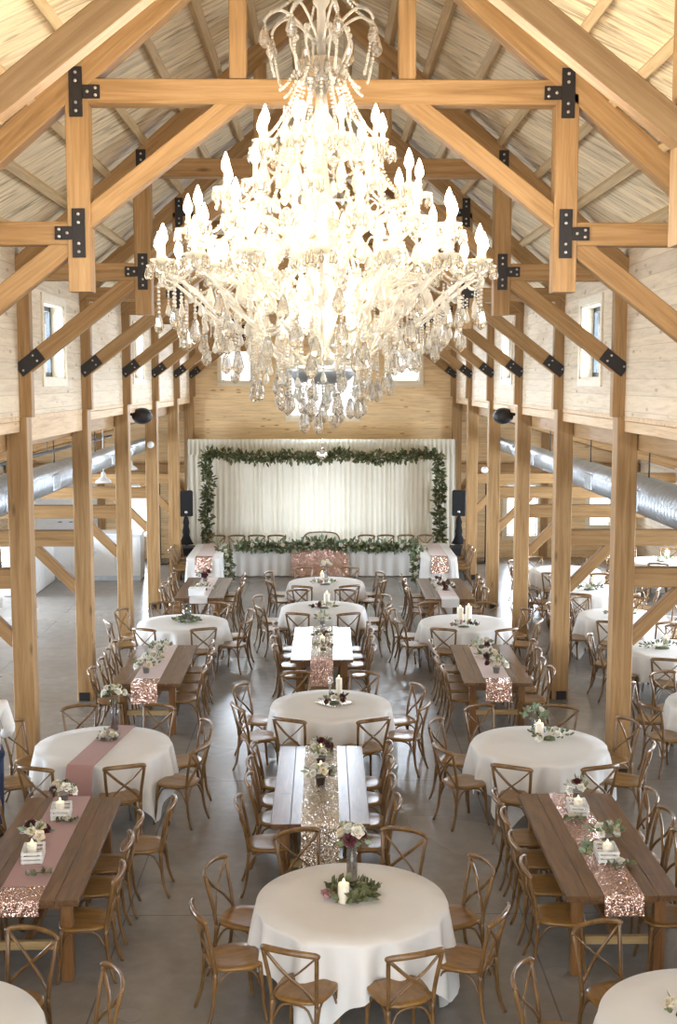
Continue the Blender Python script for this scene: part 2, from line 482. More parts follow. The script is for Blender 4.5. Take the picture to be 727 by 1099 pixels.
_bm = MB(); _bm.lathe([(.014, 0), (.014, .008), (.006, .014), (0, .014)], (0, 0, 0), 8, M=Matrix.Rotation(PI/2, 4, 'X'))
BOLT = _bm.mesh('bolt', M['bolt'])
def tplate(root, x, y, z, arm, side):
    """black T plate on the camera face of a pendant post; arm = +1 outward, -1 inward"""
    mb = MB()
    mb.box((x, y, z), (.115, .012, .42), bev=.003)
    d = side*arm
    mb.box((x+d*(.0575+.075), y, z), (.15, .012, .115), bev=.003)
    pts = []
    for (bx, bz) in ((0, .16), (0, -.16), (0, .09), (0, -.09), (d*.10, 0), (d*.17, 0.03), (d*.17, -.03)):
        pts.append((x+bx, y-.006, z+bz))
    inv = root.matrix_basis.inverted()
    p = mb.build('steel_plate', M['steel'], root, inv)
    for q in pts: put('bolt', BOLT, p, Matrix.Translation(q))
def truss(n):
    y = TY[n]
    root = thing('roof_truss', 'timber roof truss with black steel plates, '+ordn[n], 'roof truss', (0, y, 5.6), group='timber roof trusses', kind='thing')
    for s in (-1, 1):
        beam('rafter', (0, y, ZR+.145), (s*4.0, y, zr(4.0)+.145), .20, .22, M['beam'], root)
        beam('hanging_post', (s*2.12, y, 5.67), (s*2.12, y, zr(2.12)+.02), .20, .20, M['beam'], root)
        beam('lower_tie', (s*2.22, y, 6.17), (s*3.53, y, 6.17), .18, .20, M['beam'], root)
        beam('strut', (s*2.10, y, 6.265), (s*.66, y, 7.375), .16, .165, M['beam'], root)
        beam('queen_post', (s*.73, y, 7.48), (s*.73, y, zr(.73)+.03), .15, .15, M['beam'], root)
        br = beam('knee_brace', (s*3.60, y, 5.02), (s*2.20, y, 6.10), .14, .19, M['beam'], root)
        # strap at the foot of the brace
        inv = root.matrix_basis.inverted()
        D = Vector((s*-1.40, 0, 1.08)).normalized()
        mb = MB(); pts = []
        mid = Vector((s*3.60, y, 5.02)) + D*.15
        ang = math.atan2(D.z, D.x)
        T = Matrix.Translation(mid) @ Matrix.Rotation(-ang, 4, 'Y')
        mb.box((0, -.079, 0), (.34, .012, .17), M=T, bev=.003)
        for bx, bz in ((-.12, -.03), (.08, .04), (.08, -.04)):
            pts.append(T @ Vector((bx, -.085, bz)))
        p = mb.build('steel_strap', M['steel'], root, inv)
        for q in pts: put('bolt', BOLT, p, Matrix.Translation(q))
        tplate(root, s*2.12, y-.108, 7.36, -1, s)
        tplate(root, s*2.12, y-.108, 6.17, 1, s)
    beam('collar_beam', (-2.02, y, 7.37), (2.02, y, 7.37), .19, .21, M['beam'], root)
for n in range(-1, 7): truss(n)

for n in range(-1, 7):
    y = TY[n]
    for s in (-1, 1):
        sd = 'left-side' if s < 0 else 'right-side'
        p = thing('timber_post', 'tall square honey timber post, %s %s row from the front' % (ordp[n], sd), 'post', (s*PX, y, 0), group='hall timber posts', kind='thing')
        beam('lower_shaft', (s*PX, y, 0.0), (s*PX, y, 4.46), .25, .25, M['beam'], p)
        beam('upper_shaft', (s*(PX-.055), y, 4.46), (s*(PX-.055), y, 6.36), .25, .14, M['beam'], p)
        mb = MB(); mb.box((s*.02, -.13, .07), (.16, .014, .13), bev=.003); mb.box((s*-.14, -.02, .07), (.014, .15, .13), bev=.003)
        a = mb.build('anchor_plate', M['steel'], p)
        # aisle tie and its brace
        t = thing('aisle_tie', 'horizontal aisle tie beam with diagonal brace off the %s %s post' % (ordp[n], sd), 'beam', (s*(PX+.13), y, 2.4), group='aisle tie beams', kind='thing')
        beam('tie_timber', (s*(PX+.127), y, 2.51), (s*8.65, y, 2.51), .18, .24, M['beam'], t)
        beam('brace', (s*(PX+.10), y, 1.72), (s*(PX+.80), y, 2.42), .12, .16, M['beam'], t)
        r = tag(beam('aisle_rafter', (s*(PX+.13), y, 4.24), (s*8.65, y, 2.84), .16, .24, M['beam']), 'sloping aisle roof rafter above the tie of the %s %s post' % (ordp[n], sd), 'rafter', 'aisle rafters', 'thing')

# headers, ledgers and purlins along the hall
for s in (-1, 1):
    sd = 'left-side' if s < 0 else 'right-side'
    tag(beam('header_beam', (s*3.83, -1, 4.2), (s*3.83, 33.2, 4.2), .10, .28, M['beam']), 'long horizontal header timber along the %s posts under the boarded wall' % sd, 'beam', kind='thing')
    for n in range(0, 6):
        tag(beam('blocking_board', (s*3.64, TY[n]+.125, 4.35 if (s, n) != (-1, 1) else 4.29), (s*3.64, TY[n+1]-.125, 4.35 if (s, n) != (-1, 1) else 4.29), .06, .13 if (s, n) != (-1, 1) else .28, M['beam_pale']), 'pale horizontal board between the %s and %s %s posts' % (ordp[n], ordp[n+1], sd), 'board', 'blocking boards between posts', 'thing')
    for i in range(9):
        x = s*(.34+.44*i)
        nm = ['ridge', 'second', 'third', 'fourth', 'fifth', 'sixth', 'seventh', 'eighth', 'eave'][i]
        z = zr(x)+.28+.06
        mb = MB(); beam_mesh(mb, 34.0, .085, .13)
        R = Matrix.Translation((x, 16.2, z)) @ Matrix.Rotation(s*math.atan(SL), 4, 'Y') @ Matrix.Rotation(PI/2, 4, 'Z')
        o = mb.build('roof_purlin', M['purlin'], None, R)
        tag(o, 'long pale roof purlin, %s one down the %s slope from the ridge' % (nm, sd), 'purlin', 'roof purlins', 'thing')
    o = tag(beam('wall_post', (s*6.1, 33.24, 0), (s*6.1, 33.24, 3.55), .2, .2, M['beam']), 'short timber post against the end wall in the %s aisle' % sd, 'post', kind='thing')

# ------------------------------------------------------------------ shell
mb = MB(); mb.box((0, 16, -.05), (17.6, 36, .1)); struct(mb.build('floor', M['floor']))
for s, k in ((-1, 'left'), (1, 'right')):
    mb = MB()
    a, b = Vector((0, 0, ZR+.28+.125)), Vector((s*4.4, 0, zr(4.4)+.28+.125))
    for y0, y1 in ((-1.5, 33.6),):
        vs = [(a.x, y0, a.z), (b.x, y0, b.z), (b.x, y1, b.z), (a.x, y1, a.z)]
        vs += [(x, y, z+.06) for x, y, z in vs]
        mb.add(vs, [(0, 1, 2, 3), (7, 6, 5, 4), (0, 4, 5, 1), (1, 5, 6, 2), (2, 6, 7, 3), (3, 7, 4, 0)])
    struct(mb.build('ceiling_'+k, M['deck_'+k]))
    mb = MB()
    a, b = Vector((s*3.70, 0, 4.47)), Vector((s*8.9, 0, 3.02))
    vs = [(a.x, -1.5, a.z), (b.x, -1.5, b.z), (b.x, 33.6, b.z), (a.x, 33.6, a.z)]
    vs += [(x, y, z+.06) for x, y, z in vs]
    mb.add(vs, [(0, 1, 2, 3), (7, 6, 5, 4), (0, 4, 5, 1), (1, 5, 6, 2), (2, 6, 7, 3), (3, 7, 4, 0)])
    struct(mb.build('ceiling_%s_aisle' % k, M['wall_side']))

def wall_x(name, x0, x1, y0, y1, z0, z1, holes, mat):
    """wall slab facing X with rectangular holes (ya,yb,za,zb)"""
    ys = sorted({y0, y1, *[h[0] for h in holes], *[h[1] for h in holes]})
    zs = sorted({z0, z1, *[h[2] for h in holes], *[h[3] for h in holes]})
    mb = MB()
    for a, b in zip(ys, ys[1:]):
        run = None
        for c, d in zip(zs, zs[1:]):
            if any(h[0] <= a and b <= h[1] and h[2] <= c and d <= h[3] for h in holes): continue
            mb.box(((x0+x1)/2, (a+b)/2, (c+d)/2), (abs(x1-x0), b-a, d-c))
    return struct(mb.build(name, mat))
def wall_y(name, y0, y1, x0, x1, z0, z1, holes, mat, top=None):
    xs = sorted({x0, x1, *[h[0] for h in holes], *[h[1] for h in holes]})
    zs = sorted({z0, z1, *[h[2] for h in holes], *[h[3] for h in holes]})
    mb = MB()
    for a, b in zip(xs, xs[1:]):
        for c, d in zip(zs, zs[1:]):
            if any(h[0] <= a and b <= h[1] and h[2] <= c and d <= h[3] for h in holes): continue
            mb.box(((a+b)/2, (y0+y1)/2, (c+d)/2), (b-a, abs(y1-y0), d-c))
    if top:
        mb.add([(x, y, z) for y in (y0, y1) for x, z in top], [tuple(range(len(top)))]+[tuple(len(top)+i for i in reversed(range(len(top))))]+
               [(i, (i+1) % len(top), len(top)+(i+1) % len(top), len(top)+i) for i in range(len(top))])
    return struct(mb.build(name, mat))

wno = [0]
def window_x(s, yc, zc, w, h, x_in, depth, mull=True):
    """window in a side wall (plane X = s*x_in), deep pale jambs and a dark sash"""
    wno[0] += 1
    mb = MB(); X = s*x_in
    t = .10
    for (dy, dz, a, b) in ((0, h/2+t/2, w+2*t, t), (0, -h/2-t/2, w+2*t, t), (w/2+t/2, 0, t, h), (-w/2-t/2, 0, t, h)):
        mb.box((X-s*.012, yc+dy, zc+dz), (.024, a, b))
    for (dy, dz, a, b) in ((0, h/2-.012, w, .024), (0, -h/2+.012, w, .024), (w/2-.012, 0, .024, h), (-w/2+.012, 0, .024, h)):
        mb.box((X+s*depth/2, yc+dy, zc+dz), (depth, a, b))
    o = struct(mb.build('window_%d' % wno[0], M['trim']))
    f = MB(); xf = X+s*(depth-.03)
    for (dy, dz, a, b) in ((0, h/2-.05, w-.05, .07), (0, -h/2+.05, w-.05, .07), (w/2-.06, 0, .07, h-.05), (-w/2+.06, 0, .07, h-.05)):
        f.box((xf, yc+dy, zc+dz), (.05, a, b))
    if mull: f.box((xf, yc, zc), (.05, .05, h-.1))
    f.build('window_sash', M['sash'], o)
    g = MB(); g.box((xf, yc, zc), (.008, w-.1, h-.1)); g.build('window_glass', M['glass'], o)
def window_y(xc, zc, w, h, y_in, depth, mx=0, mz=0, frame='trim', sash='white_paint', name='window'):
    wno[0] += 1
    mb = MB(); t = .1
    for (dx, dz, a, b) in ((0, h/2+t/2, w+2*t, t), (0, -h/2-t/2, w+2*t, t), (w/2+t/2, 0, t, h), (-w/2-t/2, 0, t, h)):
        if zc+dz-b/2 < -.01: continue
        mb.box((xc+dx, y_in-.012, zc+dz), (a, .024, b))
    for (dx, dz, a, b) in ((0, h/2-.012, w, .024), (0, -h/2+.012, w, .024), (w/2-.012, 0, .024, h), (-w/2+.012, 0, .024, h)):
        mb.box((xc+dx, y_in+depth/2, zc+dz), (a, depth, b))
    o = struct(mb.build('window_%d' % wno[0], M[frame]))
    f = MB(); yf = y_in+depth-.03
    for (dx, dz, a, b) in ((0, h/2-.04, w-.05, .05), (0, -h/2+.04, w-.05, .05), (w/2-.04, 0, .05, h-.05), (-w/2+.04, 0, .05, h-.05)):
        f.box((xc+dx, yf, zc+dz), (a, .04, b))
    for i in range(mx): f.box((xc-w/2+w*(i+1)/(mx+1), yf, zc), (.04, .04, h-.1))
    for i in range(mz): f.box((xc, yf, zc-h/2+h*(i+1)/(mz+1)), (w-.1, .04, .035))
    f.build('window_sash', M[sash], o)
    g = MB(); g.box((xc, yf, zc), (w-.1, .008, h-.1)); g.build('window_glass', M['glass'], o)

SIDE_WIN = [TY[1]+BAY/2, TY[3]+BAY/2, TY[-1]+BAY/2]
hs = [(y-.62, y+.62, 4.92, 5.92) for y in SIDE_WIN]
for s, k in ((-1, 'left'), (1, 'right')):
    wall_x('wall_'+k, s*WX, s*(WX+.22), -1, 33.3, 4.47, 6.62, hs, M['wall_side'])
    for y in SIDE_WIN: window_x(s, y, 5.42, 1.24, 1.0, WX, .22)
# outer aisle walls with tall daylight windows
OX = 8.7
for s, k in ((-1, 'left'), (1, 'right')):
    ah = [(y-1.05, y+1.05, .55 if s > 0 else .05, 2.35) for y in (TY[0]+1.9, TY[1]+1.9, TY[2]+1.9, TY[3]+1.9, TY[4]+1.9)]
    wall_x('wall_%s_aisle' % k, s*OX, s*(OX+.15), -1, 33.3, 0, 3.15, ah, M['wall_side'])
    for a in ah: window_x(s, (a[0]+a[1])/2, (a[2]+a[3])/2, 2.1, a[3]-a[2], OX, .15)
# end wall
BY = 33.22
bh = [(-2.78, -1.94, 4.84, 5.72), (1.78, 2.64, 4.84, 5.72), (-.92, .90, 3.88, 5.10), (-1.0, 1.0, 6.7, 8.1),  # last one: unseen high gable window, added so the table tops reflect white
      (-1.92, -1.35, .15, 2.35), (-.95, .75, .15, 2.35), (1.2, 1.85, .15, 2.35),
      (-5.5, -4.75, .6, 2.05), (5.05, 5.95, .6, 2.05), (7.35, 8.0, .9, 2.05), (-7.9, -6.3, .0, 2.1)]
HZ = zr(3.84)+.35
wall_y('wall_back', BY, BY+.2, -8.85, 8.85, 0, 3.15, [h for h in bh if h[3] < 3], M['wall_back'])
ob = wall_y('wall_back_upper', BY, BY+.2, -3.84, 3.84, 3.15, 6.4, [h for h in bh if 3.2 < h[2] < 6], M['wall_back'])
wall_y('wall_back_gable', BY, BY+.2, -1.4, 1.4, 6.4, 8.3, [h for h in bh if h[2] > 6], M['wall_back'])
# gable triangles and aisle triangles
mb = MB()
def prism(pts):
    k = len(pts)
    mb.add([(x, y, z) for y in (BY, BY+.2) for x, z in pts], [tuple(range(k)), tuple(k+i for i in reversed(range(k)))]+[(i, (i+1) % k, k+(i+1) % k, k+i) for i in range(k)])
g = lambda x: zr(x)+.28+.12
prism([(-1.4, 8.3), (1.4, 8.3), (1.4, g(1.4)), (0, g(0)), (-1.4, g(1.4))])
for s in (-1, 1):
    prism([(s*1.4, 6.4), (s*3.84, 6.4), (s*3.84, g(3.84)), (s*1.4, g(1.4))])
    prism([(s*3.84, 3.15), (s*8.4, 3.15), (s*3.84, 4.45)])
struct(mb.build('wall_back_peak', M['wall_back']))
for h in bh[:4]: window_y((h[0]+h[1])/2, (h[2]+h[3])/2, h[1]-h[0], h[3]-h[2], BY, .18, mx=1 if h[1]-h[0] > 1.2 else 0)
for h in bh[4:7]: window_y((h[0]+h[1])/2, (h[2]+h[3])/2, h[1]-h[0], h[3]-h[2], BY, .18, mx=1 if h[1]-h[0] > 1.2 else 0)
for h in bh[7:10]: window_y((h[0]+h[1])/2, (h[2]+h[3])/2, h[1]-h[0], h[3]-h[2], BY, .18, mx=0)
# white double door in the left aisle end wall
mb = MB()
for (c, d) in (((-7.1, BY-.012, 2.15), (1.8, .03, .1)), ((-7.95, BY-.012, 1.05), (.1, .03, 2.1)), ((-6.25, BY-.012, 1.05), (.1, .03, 2.1))): mb.box(c, d)
dr = struct(mb.build('door_1', M['white_paint']))
for x in (-7.5, -6.7):
    q = MB(); q.box((x, BY+.06, 1.05), (.80, .05, 2.08), bev=.005); q.box((x, BY+.03, .55), (.5, .02, .7), bev=.008); q.box((x, BY+.03, 1.5), (.5, .02, .8), bev=.008)
    pl = q.build('door_leaf', M['white_paint'], dr)
    q = MB(); q.tube([(x+(.3 if x < -7 else -.3), BY+.0, 1.02), (x+(.2 if x < -7 else -.2), BY+.0, 1.02)], .012); q.build('door_handle', M['steel'], pl)
# bottom trim boards of the clerestory
for s, k in ((-1, 'left'), (1, 'right')):
    mb = MB(); mb.box((s*3.655, 16, 4.445), (.10, 34, .05)); struct(mb.build('trim_%d' % (1 if s < 0 else 2), M['beam_pale']))

# ------------------------------------------------------------------ ducts, pipes, lamps, speakers
def duct(s, name_side):
    X, Z = s*4.55, 3.28
    root = thing('spiral_duct', 'round galvanised spiral air duct along the %s aisle' % name_side, 'duct', (X, 18, Z), group='galvanised air ducts')
    T = root.matrix_basis.inverted()
    secs = [(2.0, 17.6, .27), (17.9, 22.6, .235), (22.9, 27.7, .205), (28.0, 31.4, .155)]
    prev = None
    for (y0, y1, r) in secs:
        prof = []
        y = y0
        while y < y1:
            prof += [(r, y), (r, y+.10), (r+.006, y+.112), (r+.006, y+.128), (r, y+.14)]
            y += .15
        prof = [(r*.98, y0)]+[p for p in prof if p[1] < y1]+[(r, y1)]
        mb = MB(); mb.lathe(prof, (X, 0, Z), 28, M=Matrix.Rotation(-PI/2, 4, 'X'))
        mb.build('duct_section', M['galv'], root, T)
    for (ya, ra, yb, rb) in ((17.55, .272, 17.95, .237), (22.55, .237, 22.95, .207), (27.65, .207, 28.05, .157)):
        mb = MB(); mb.lathe([(ra, ya), (ra+.012, ya+.01), (ra+.012, ya+.05), (ra, ya+.06), (rb, yb-.06), (rb+.012, yb-.05), (rb+.012, yb-.01), (rb, yb)], (X, 0, Z), 28, M=Matrix.Rotation(-PI/2, 4, 'X'))
        mb.build('reducer_collar', M['galv'], root, T)
    for (y, r) in ((19.6, .235), (25.2, .205), (16.6, .27)):
        mb = MB(); mb.box((X-s*(r*.93), y, Z-.02), (.05, .5, r*1.05), bev=.006)
        for k in range(5): mb.box((X-s*(r*.93+.028), y, Z-.02+(k-2)*r*.18), (.012, .44, r*.07))
        mb.build('air_grille', M['galv'], root, T)
    for y in (13.0, 16.8, 20.5, 24.2, 27.9):
        mb = MB(); mb.tube([(X, y, Z+.2), (X, y, 4.17)], .012, 6); mb.build('hanger_rod', M['steel'], root, T)
duct(-1, 'left-side'); duct(1, 'right-side')
mb = MB(); mb.tube([(-5.0, 2, 3.60), (-5.0, 28.6, 3.60)], .03, 10)
for y in (6, 10, 14, 18, 22, 26): mb.tube([(-5.0, y, 3.6), (-5.0, y, 4.03)], .008, 6)
tag(mb.build('sprinkler_pipe', M['black']), 'thin black sprinkler pipe hung above the left-side duct', 'pipe')
for i, y in enumerate((26.0, 29.7)):
    r = thing('barn_lamp', 'white barn lamp shade hanging under the left-side duct, %s' % ('nearer one' if i == 0 else 'further one'), 'lamp', (-4.72, y, 2.72), group='white barn lamps')
    mb = MB(); mb.lathe([(.175, 0), (.165, .03), (.11, .075), (.055, .11), (.045, .20), (.03, .22), (.03, .225), (0, .225)], n=24)
    mb.lathe([(.172, .002), (.16, .026), (.10, .07), (.045, .10), (0, .10)], n=24)
    mb.build('lamp_shade', M['white_paint'], r)
    mb = MB(); mb.ball((0, 0, .055), .035); mb.build('lamp_bulb', M['lampglow'], r)
    mb = MB(); mb.tube([(0, 0, .22), (0, 0, 1.33)], .01, 6); mb.build('lamp_rod', M['white_paint'], r)
for s in (-1, 1):
    r = thing('ceiling_speaker', 'dark oval speaker on the upper fourth %s post' % ('left-side' if s < 0 else 'right-side'), 'speaker', aty(152.5 if s < 0 else 540.5, 446.5, 23.5), group='oval post speakers')
    mb = MB(); mb.lathe([(0, -.16), (.13, -.16), (.165, -.13), (.19, 0), (.165, .13), (.13, .16), (0, .16)], n=24, sx=1.05, M=Matrix.Rotation(PI/2, 4, 'X') @ Matrix.Scale(.85, 4, (0, 1, 0)))
    mb.build('speaker_body', M['black'], r)
    mb = MB(); mb.lathe([(.15, -.165), (.14, -.172), (0, -.178)], n=24, M=Matrix.Rotation(PI/2, 4, 'X') @ Matrix.Scale(.85, 4, (0, 1, 0)) @ Matrix.Scale(-1, 4, (0, 0, 1)))
    mb.build('grille', M['steel'], r)
    mb = MB(); mb.box((s*.14, .12, .03), (.36, .05, .06)); mb.build('bracket', M['steel'], r)
for (px, py, s, n) in ((162, 477, -1, 4), (520, 504, 1, 4)):
    p = aty(px, py, TY[n]-.14)
    r = thing('globe_lamp', 'small white globe lamp fixed on the fourth %s post' % ('left-side' if s < 0 else 'right-side'), 'lamp', p, group='small globe lamps')
    mb = MB(); mb.ball((0, -.06, 0), .075, 14, 9); mb.build('globe', M['white_paint'], r)
    mb = MB(); mb.lathe([(.04, 0), (.04, .02), (.02, .03), (0, .03)], (0, .015, 0), 12, M=Matrix.Rotation(PI/2, 4, 'X')); mb.build('mount', M['white_paint'], r)

# white bar counter in the left aisle
r = thing('bar_counter', 'white panelled bar counter standing behind the left-side posts', 'bar', (-5.65, 29.9, 0))
mb = MB(); mb.box((0, 0, .56), (2.3, .7, 1.10), bev=.01)
for k in range(4): mb.box((-.84+.56*k, -.355, .55), (.50, .02, .92), bev=.006)
mb.build('counter_body', M['white_paint'], r)
mb = MB(); mb.box((0, -.02, 1.14), (2.4, .82, .05), bev=.01); mb.build('counter_top', M['white_paint'], r)
mb = MB(); mb.box((0, -.36, .06), (2.3, .02, .12)); mb.build('kick_board', M['galv'], r)
r = thing('bar_counter', 'white side counter turned along the aisle beside the bar', 'bar', (-6.95, 28.4, 0), group=None)
mb = MB(); mb.box((0, 0, .56), (.7, 2.2, 1.10), bev=.01)
for k in range(4): mb.box((.355, -.8+.53*k, .55), (.02, .46, .92), bev=.006)
mb.build('counter_body', M['white_paint'], r)
mb = MB(); mb.box((0, 0, 1.14), (.8, 2.3, .05), bev=.01); mb.build('counter_top', M['white_paint'], r)

# ------------------------------------------------------------------ chairs
def smooth_path(ps, sub=4):
    ps = [Vector(p) for p in ps]; out = []
    for i in range(len(ps)-1):
        p0 = ps[max(i-1, 0)]; p1 = ps[i]; p2 = ps[i+1]; p3 = ps[min(i+2, len(ps)-1)]
        for k in range(sub):
            t = k/sub
            out.append(.5*((2*p1)+(p2-p0)*t+(2*p0-5*p1+4*p2-p3)*t*t+(3*p1-p0-3*p2+p3)*t**3))
    out.append(ps[-1])
    return out
def seat_mb():
    mb = MB(); n = 28
    def ring(sc, z):
        out = []
        for j in range(n):
            th = 2*PI*j/n
            c, s_ = math.cos(th), math.sin(th)
            e = 2/3.2
            x = math.copysign(abs(c)**e, c); y = math.copysign(abs(s_)**e, s_)
            w = .215+.02*y
            out.append((x*w*sc, y*.21*sc+.005, z))
        return out
    rings = [ring(.0, .440), ring(.93, .440), ring(1, .448), ring(1, .462), ring(.97, .470), ring(.7, .464), ring(.0, .461)]
    vs = [v for r_ in rings for v in r_]
    fs = []
    for i in range(len(rings)-1):
        for j in range(n):
            fs.append((i*n+j, i*n+(j+1) % n, (i+1)*n+(j+1) % n, (i+1)*n+j))
    mb.add(vs, fs, True)
    return mb
def back_frame_mb(sub=3):
    mb = MB()
    for s in (-1, 1):
        mb.tube(smooth_path([(s*.175, -.185, .43), (s*.182, -.205, .58), (s*.200, -.245, .76), (s*.208, -.268, .86)], sub), [.0165]*(3*sub)+[.0135], 8)
    pts = smooth_path([(-.222, -.258, .852), (-.200, -.276, .872), (-.12, -.305, .884), (0, -.318, .888), (.12, -.305, .884), (.200, -.276, .872), (.222, -.258, .852)], sub)
    mb.tube(pts, [.020]+[.0245]*(len(pts)-2)+[.020], 8, flat=(1.0, .55))
    return mb
def slat_mb(s):
    mb = MB()
    mb.tube(smooth_path([(s*.196, -.262, .845), (s*.08, -.262, .73), (0, -.248+s*.007, .66), (-s*.09, -.222, .58), (-s*.176, -.196, .475)], 3), .0155, 6, flat=(1.0, .5), up=(1, 0, 1))
    return mb
def leg_mb(s, front, sub=3):
    mb = MB()
    if front: P = [(s*.178, .165, .445), (s*.186, .180, .30), (s*.192, .192, .14), (s*.205, .212, 0)]
    else: P = [(s*.175, -.185, .445), (s*.176, -.195, .30), (s*.182, -.215, .14), (s*.196, -.262, 0)]
    pts = smooth_path(P, sub); k = len(pts)
    mb.tube(pts, [.0185-.005*i/(k-1) for i in range(k)], 8)
    return mb
def stretcher_mb(sub=3):
    mb = MB()
    def arch(a, b, z0, z1, c):
        a, b, c = Vector(a), Vector(b), Vector(c)
        pts = [(a.x, a.y, z0), (a.x*.8+c.x*.2, a.y*.8+c.y*.2, z0+(z1-z0)*.55), (a.x*.45+c.x*.55, a.y*.45+c.y*.55, z1),
               (b.x*.45+c.x*.55, b.y*.45+c.y*.55, z1), (b.x*.8+c.x*.2, b.y*.8+c.y*.2, z0+(z1-z0)*.55), (b.x, b.y, z0)]
        mb.tube(smooth_path(pts, sub), .0095, 6)
    arch((-.188, .186, 0), (.188, .186, 0), .24, .425, (0, .17, 0))
    arch((-.178, -.20, 0), (.178, -.20, 0), .24, .425, (0, -.18, 0))
    for s in (-1, 1): arch((s*.188, .186, 0), (s*.178, -.20, 0), .24, .425, (s*.17, 0, 0))
    return mb
ME = dict(seat=seat_mb().mesh('seat', M['seat']), back_frame=back_frame_mb().mesh('back_frame', M['chair']),
          sl=slat_mb(-1).mesh('cross_slat', M['chair']), sr=slat_mb(1).mesh('cross_slat', M['chair']),
          stretcher=stretcher_mb().mesh('stretcher', M['chair']))
for s in (-1, 1):
    for f in (0, 1): ME['leg', s, f] = leg_mb(s, f).mesh('leg', M['chair'])
def make_chair():
    r = thing('crossback_chair', 'chair', 'chair')
    put('seat', ME['seat'], r); put('back_frame', ME['back_frame'], r)
    put('cross_slat', ME['sl'], r); put('cross_slat', ME['sr'], r)
    put('stretcher', ME['stretcher'], r)
    for s in (-1, 1):
        for f in (0, 1): put('leg', ME['leg', s, f], r)
    return r
def joined(parts, name, mats):
    mb = MB()
    for p, m in parts:
        o = len(mb.v); mb.v += p.v; mb.f += [tuple(i+o for i in f) for f in p.f]; mb.sm += p.sm; mb.mi += [m]*len(p.f)
    return mb.mesh(name, mats)
FAR_ME = joined([(seat_mb(), 0), (back_frame_mb(2), 1), (slat_mb(-1), 1), (slat_mb(1), 1), (stretcher_mb(1), 1)]+[(leg_mb(s, f, 2), 1) for s in (-1, 1) for f in (0, 1)], 'crossback_chair', [M['seat'], M['chair_far']])
proto = [None]
def chair(x, y, rz, label, group, far=False):
    """rz: direction the sitter looks (0 = +Y)"""
    rz += RND.uniform(-.06, .06)
    if far:
        o = put('crossback_chair', FAR_ME); tag(o, label, 'chair', group)
    elif proto[0] is None:
        proto[0] = o = make_chair(); tag(o, label, 'chair', group)
    else:
        o = copy_tree(proto[0]); tag(o, label, 'chair', group)
    place(o, (x, y, 0), rz)
    return o

# ------------------------------------------------------------------ tables
TR = .76
def round_table_parts(r):
    mb = MB(); mb.lathe([(0, .722), (TR-.02, .722), (TR-.008, .73), (TR-.008, .745), (TR-.02, .75), (0, .75)], n=48); mb.build('tabletop', M['fold'], r)
    for k in range(4):
        a = PI/4+k*PI/2; c, s = math.cos(a), math.sin(a)
        mb = MB(); mb.tube([(c*.42, s*.42, .722), (c*.50, s*.50, 0)], .016, 8)
        mb.tube([(c*.42, s*.42, .40), (c*.2, s*.2, .722)], .010, 6)
        mb.build('leg', M['bolt'], r)
def round_cloth_mesh(rot, seed, half=1.14):
    rr = random.Random(seed)
    ph = [rr.uniform(0, 6.28) for _ in range(4)]
    mb = MB(); NT, ND = 144, 12
    Rt = TR+.004
    def drop(th):
        c = max(abs(math.cos(th-rot-PI/4)), abs(math.sin(th-rot-PI/4)))
        return min(half/c-TR, .75)  # square cloth
    def top(i, j):
        th = 2*PI*i; r_ = Rt*j
        return (r_*math.cos(th), r_*math.sin(th), .757+.0*j)
    mb.grid(lambda i, j: top(i, .02+.98*j), NT, 4, closed=True)
    mb.add([top(k/NT, .02) for k in range(NT)], [tuple(range(NT))])
    def skirt(i, j):
        th = 2*PI*i
        D = drop(th); s = D*j
        fold = math.sin(13*th+ph[0]+.6*math.sin(3*th+ph[1]))*.6+math.sin(21*th+ph[2])*.35
        amp = .092*min(1, s/.36)**.85
        e = min(s, .03)
        r_ = Rt+.010*min(1, s/.03)+.07*s*(.6+.4*math.cos(4*(th-rot))) + amp*fold
        z = .757-max(0, s-.012)-(0 if s < .012 else .0)
        return (r_*math.cos(th), r_*math.sin(th), max(.008, z))
    mb.grid(skirt, NT, ND, closed=True)
    return mb
POS8 = [(-112.5, 'front left-of-middle seat'), (-67.5, 'front right-of-middle seat'), (-22.5, 'right-side front seat'), (22.5, 'right-side back seat'),
        (67.5, 'back right-of-middle seat'), (112.5, 'back left-of-middle seat'), (157.5, 'left-side back seat'), (202.5, 'left-side front seat')]
TAB = {}
def round_table(key, px, py, name, rot, seats=None, far=False, jit=0, cr=.99):
    p = at(px, py, .76)
    TAB[key] = (p.x, p.y, 0, name)
    r = thing('round_table', 'round table standing under white cloth, the '+name, 'table', (p.x, p.y, 0), 0, 'round guest tables')
    round_table_parts(r)
    c = round_cloth_mesh(rot, hash(px*31+py) % 1000).build('tablecloth', M['linen'], None, Matrix.Translation((p.x, p.y, 0)))
    tag(c, 'white cloth draped over the '+name, 'tablecloth', 'white round tablecloths')
    for k, (a, nm) in enumerate(POS8):
        if seats is not None and k not in seats: continue
        th = rad(a+jit)+RND.uniform(-.04, .04); q = cr+RND.uniform(-.04, .05)
        chair(p.x+q*math.cos(th), p.y+q*math.sin(th), th+PI/2, 'brown cross-back chair, %s at the %s' % (nm, name), 'chairs round the cloth-covered tables', far)
    return p
R = {}
R['R1'] = round_table('R1', 377.5, 966, 'front centre round table', rad(-112), cr=.95)
R['R2'] = round_table('R2', 355.5, 756, 'second centre round table', rad(-100))
R['R3'] = round_table('R3', 346.7, 652.5, 'third centre round table', rad(-95))
R['R4'] = round_table('R4', 350, 625, 'fourth centre round table', rad(-90))
R['R5'] = round_table('R5', 111, 799, 'front left-row round table', rad(-125))
R['R6'] = round_table('R6', 196.5, 668, 'back left-row round table', rad(-70))
R['R7'] = round_table('R7', 579, 799, 'front right-row round table', rad(-125))
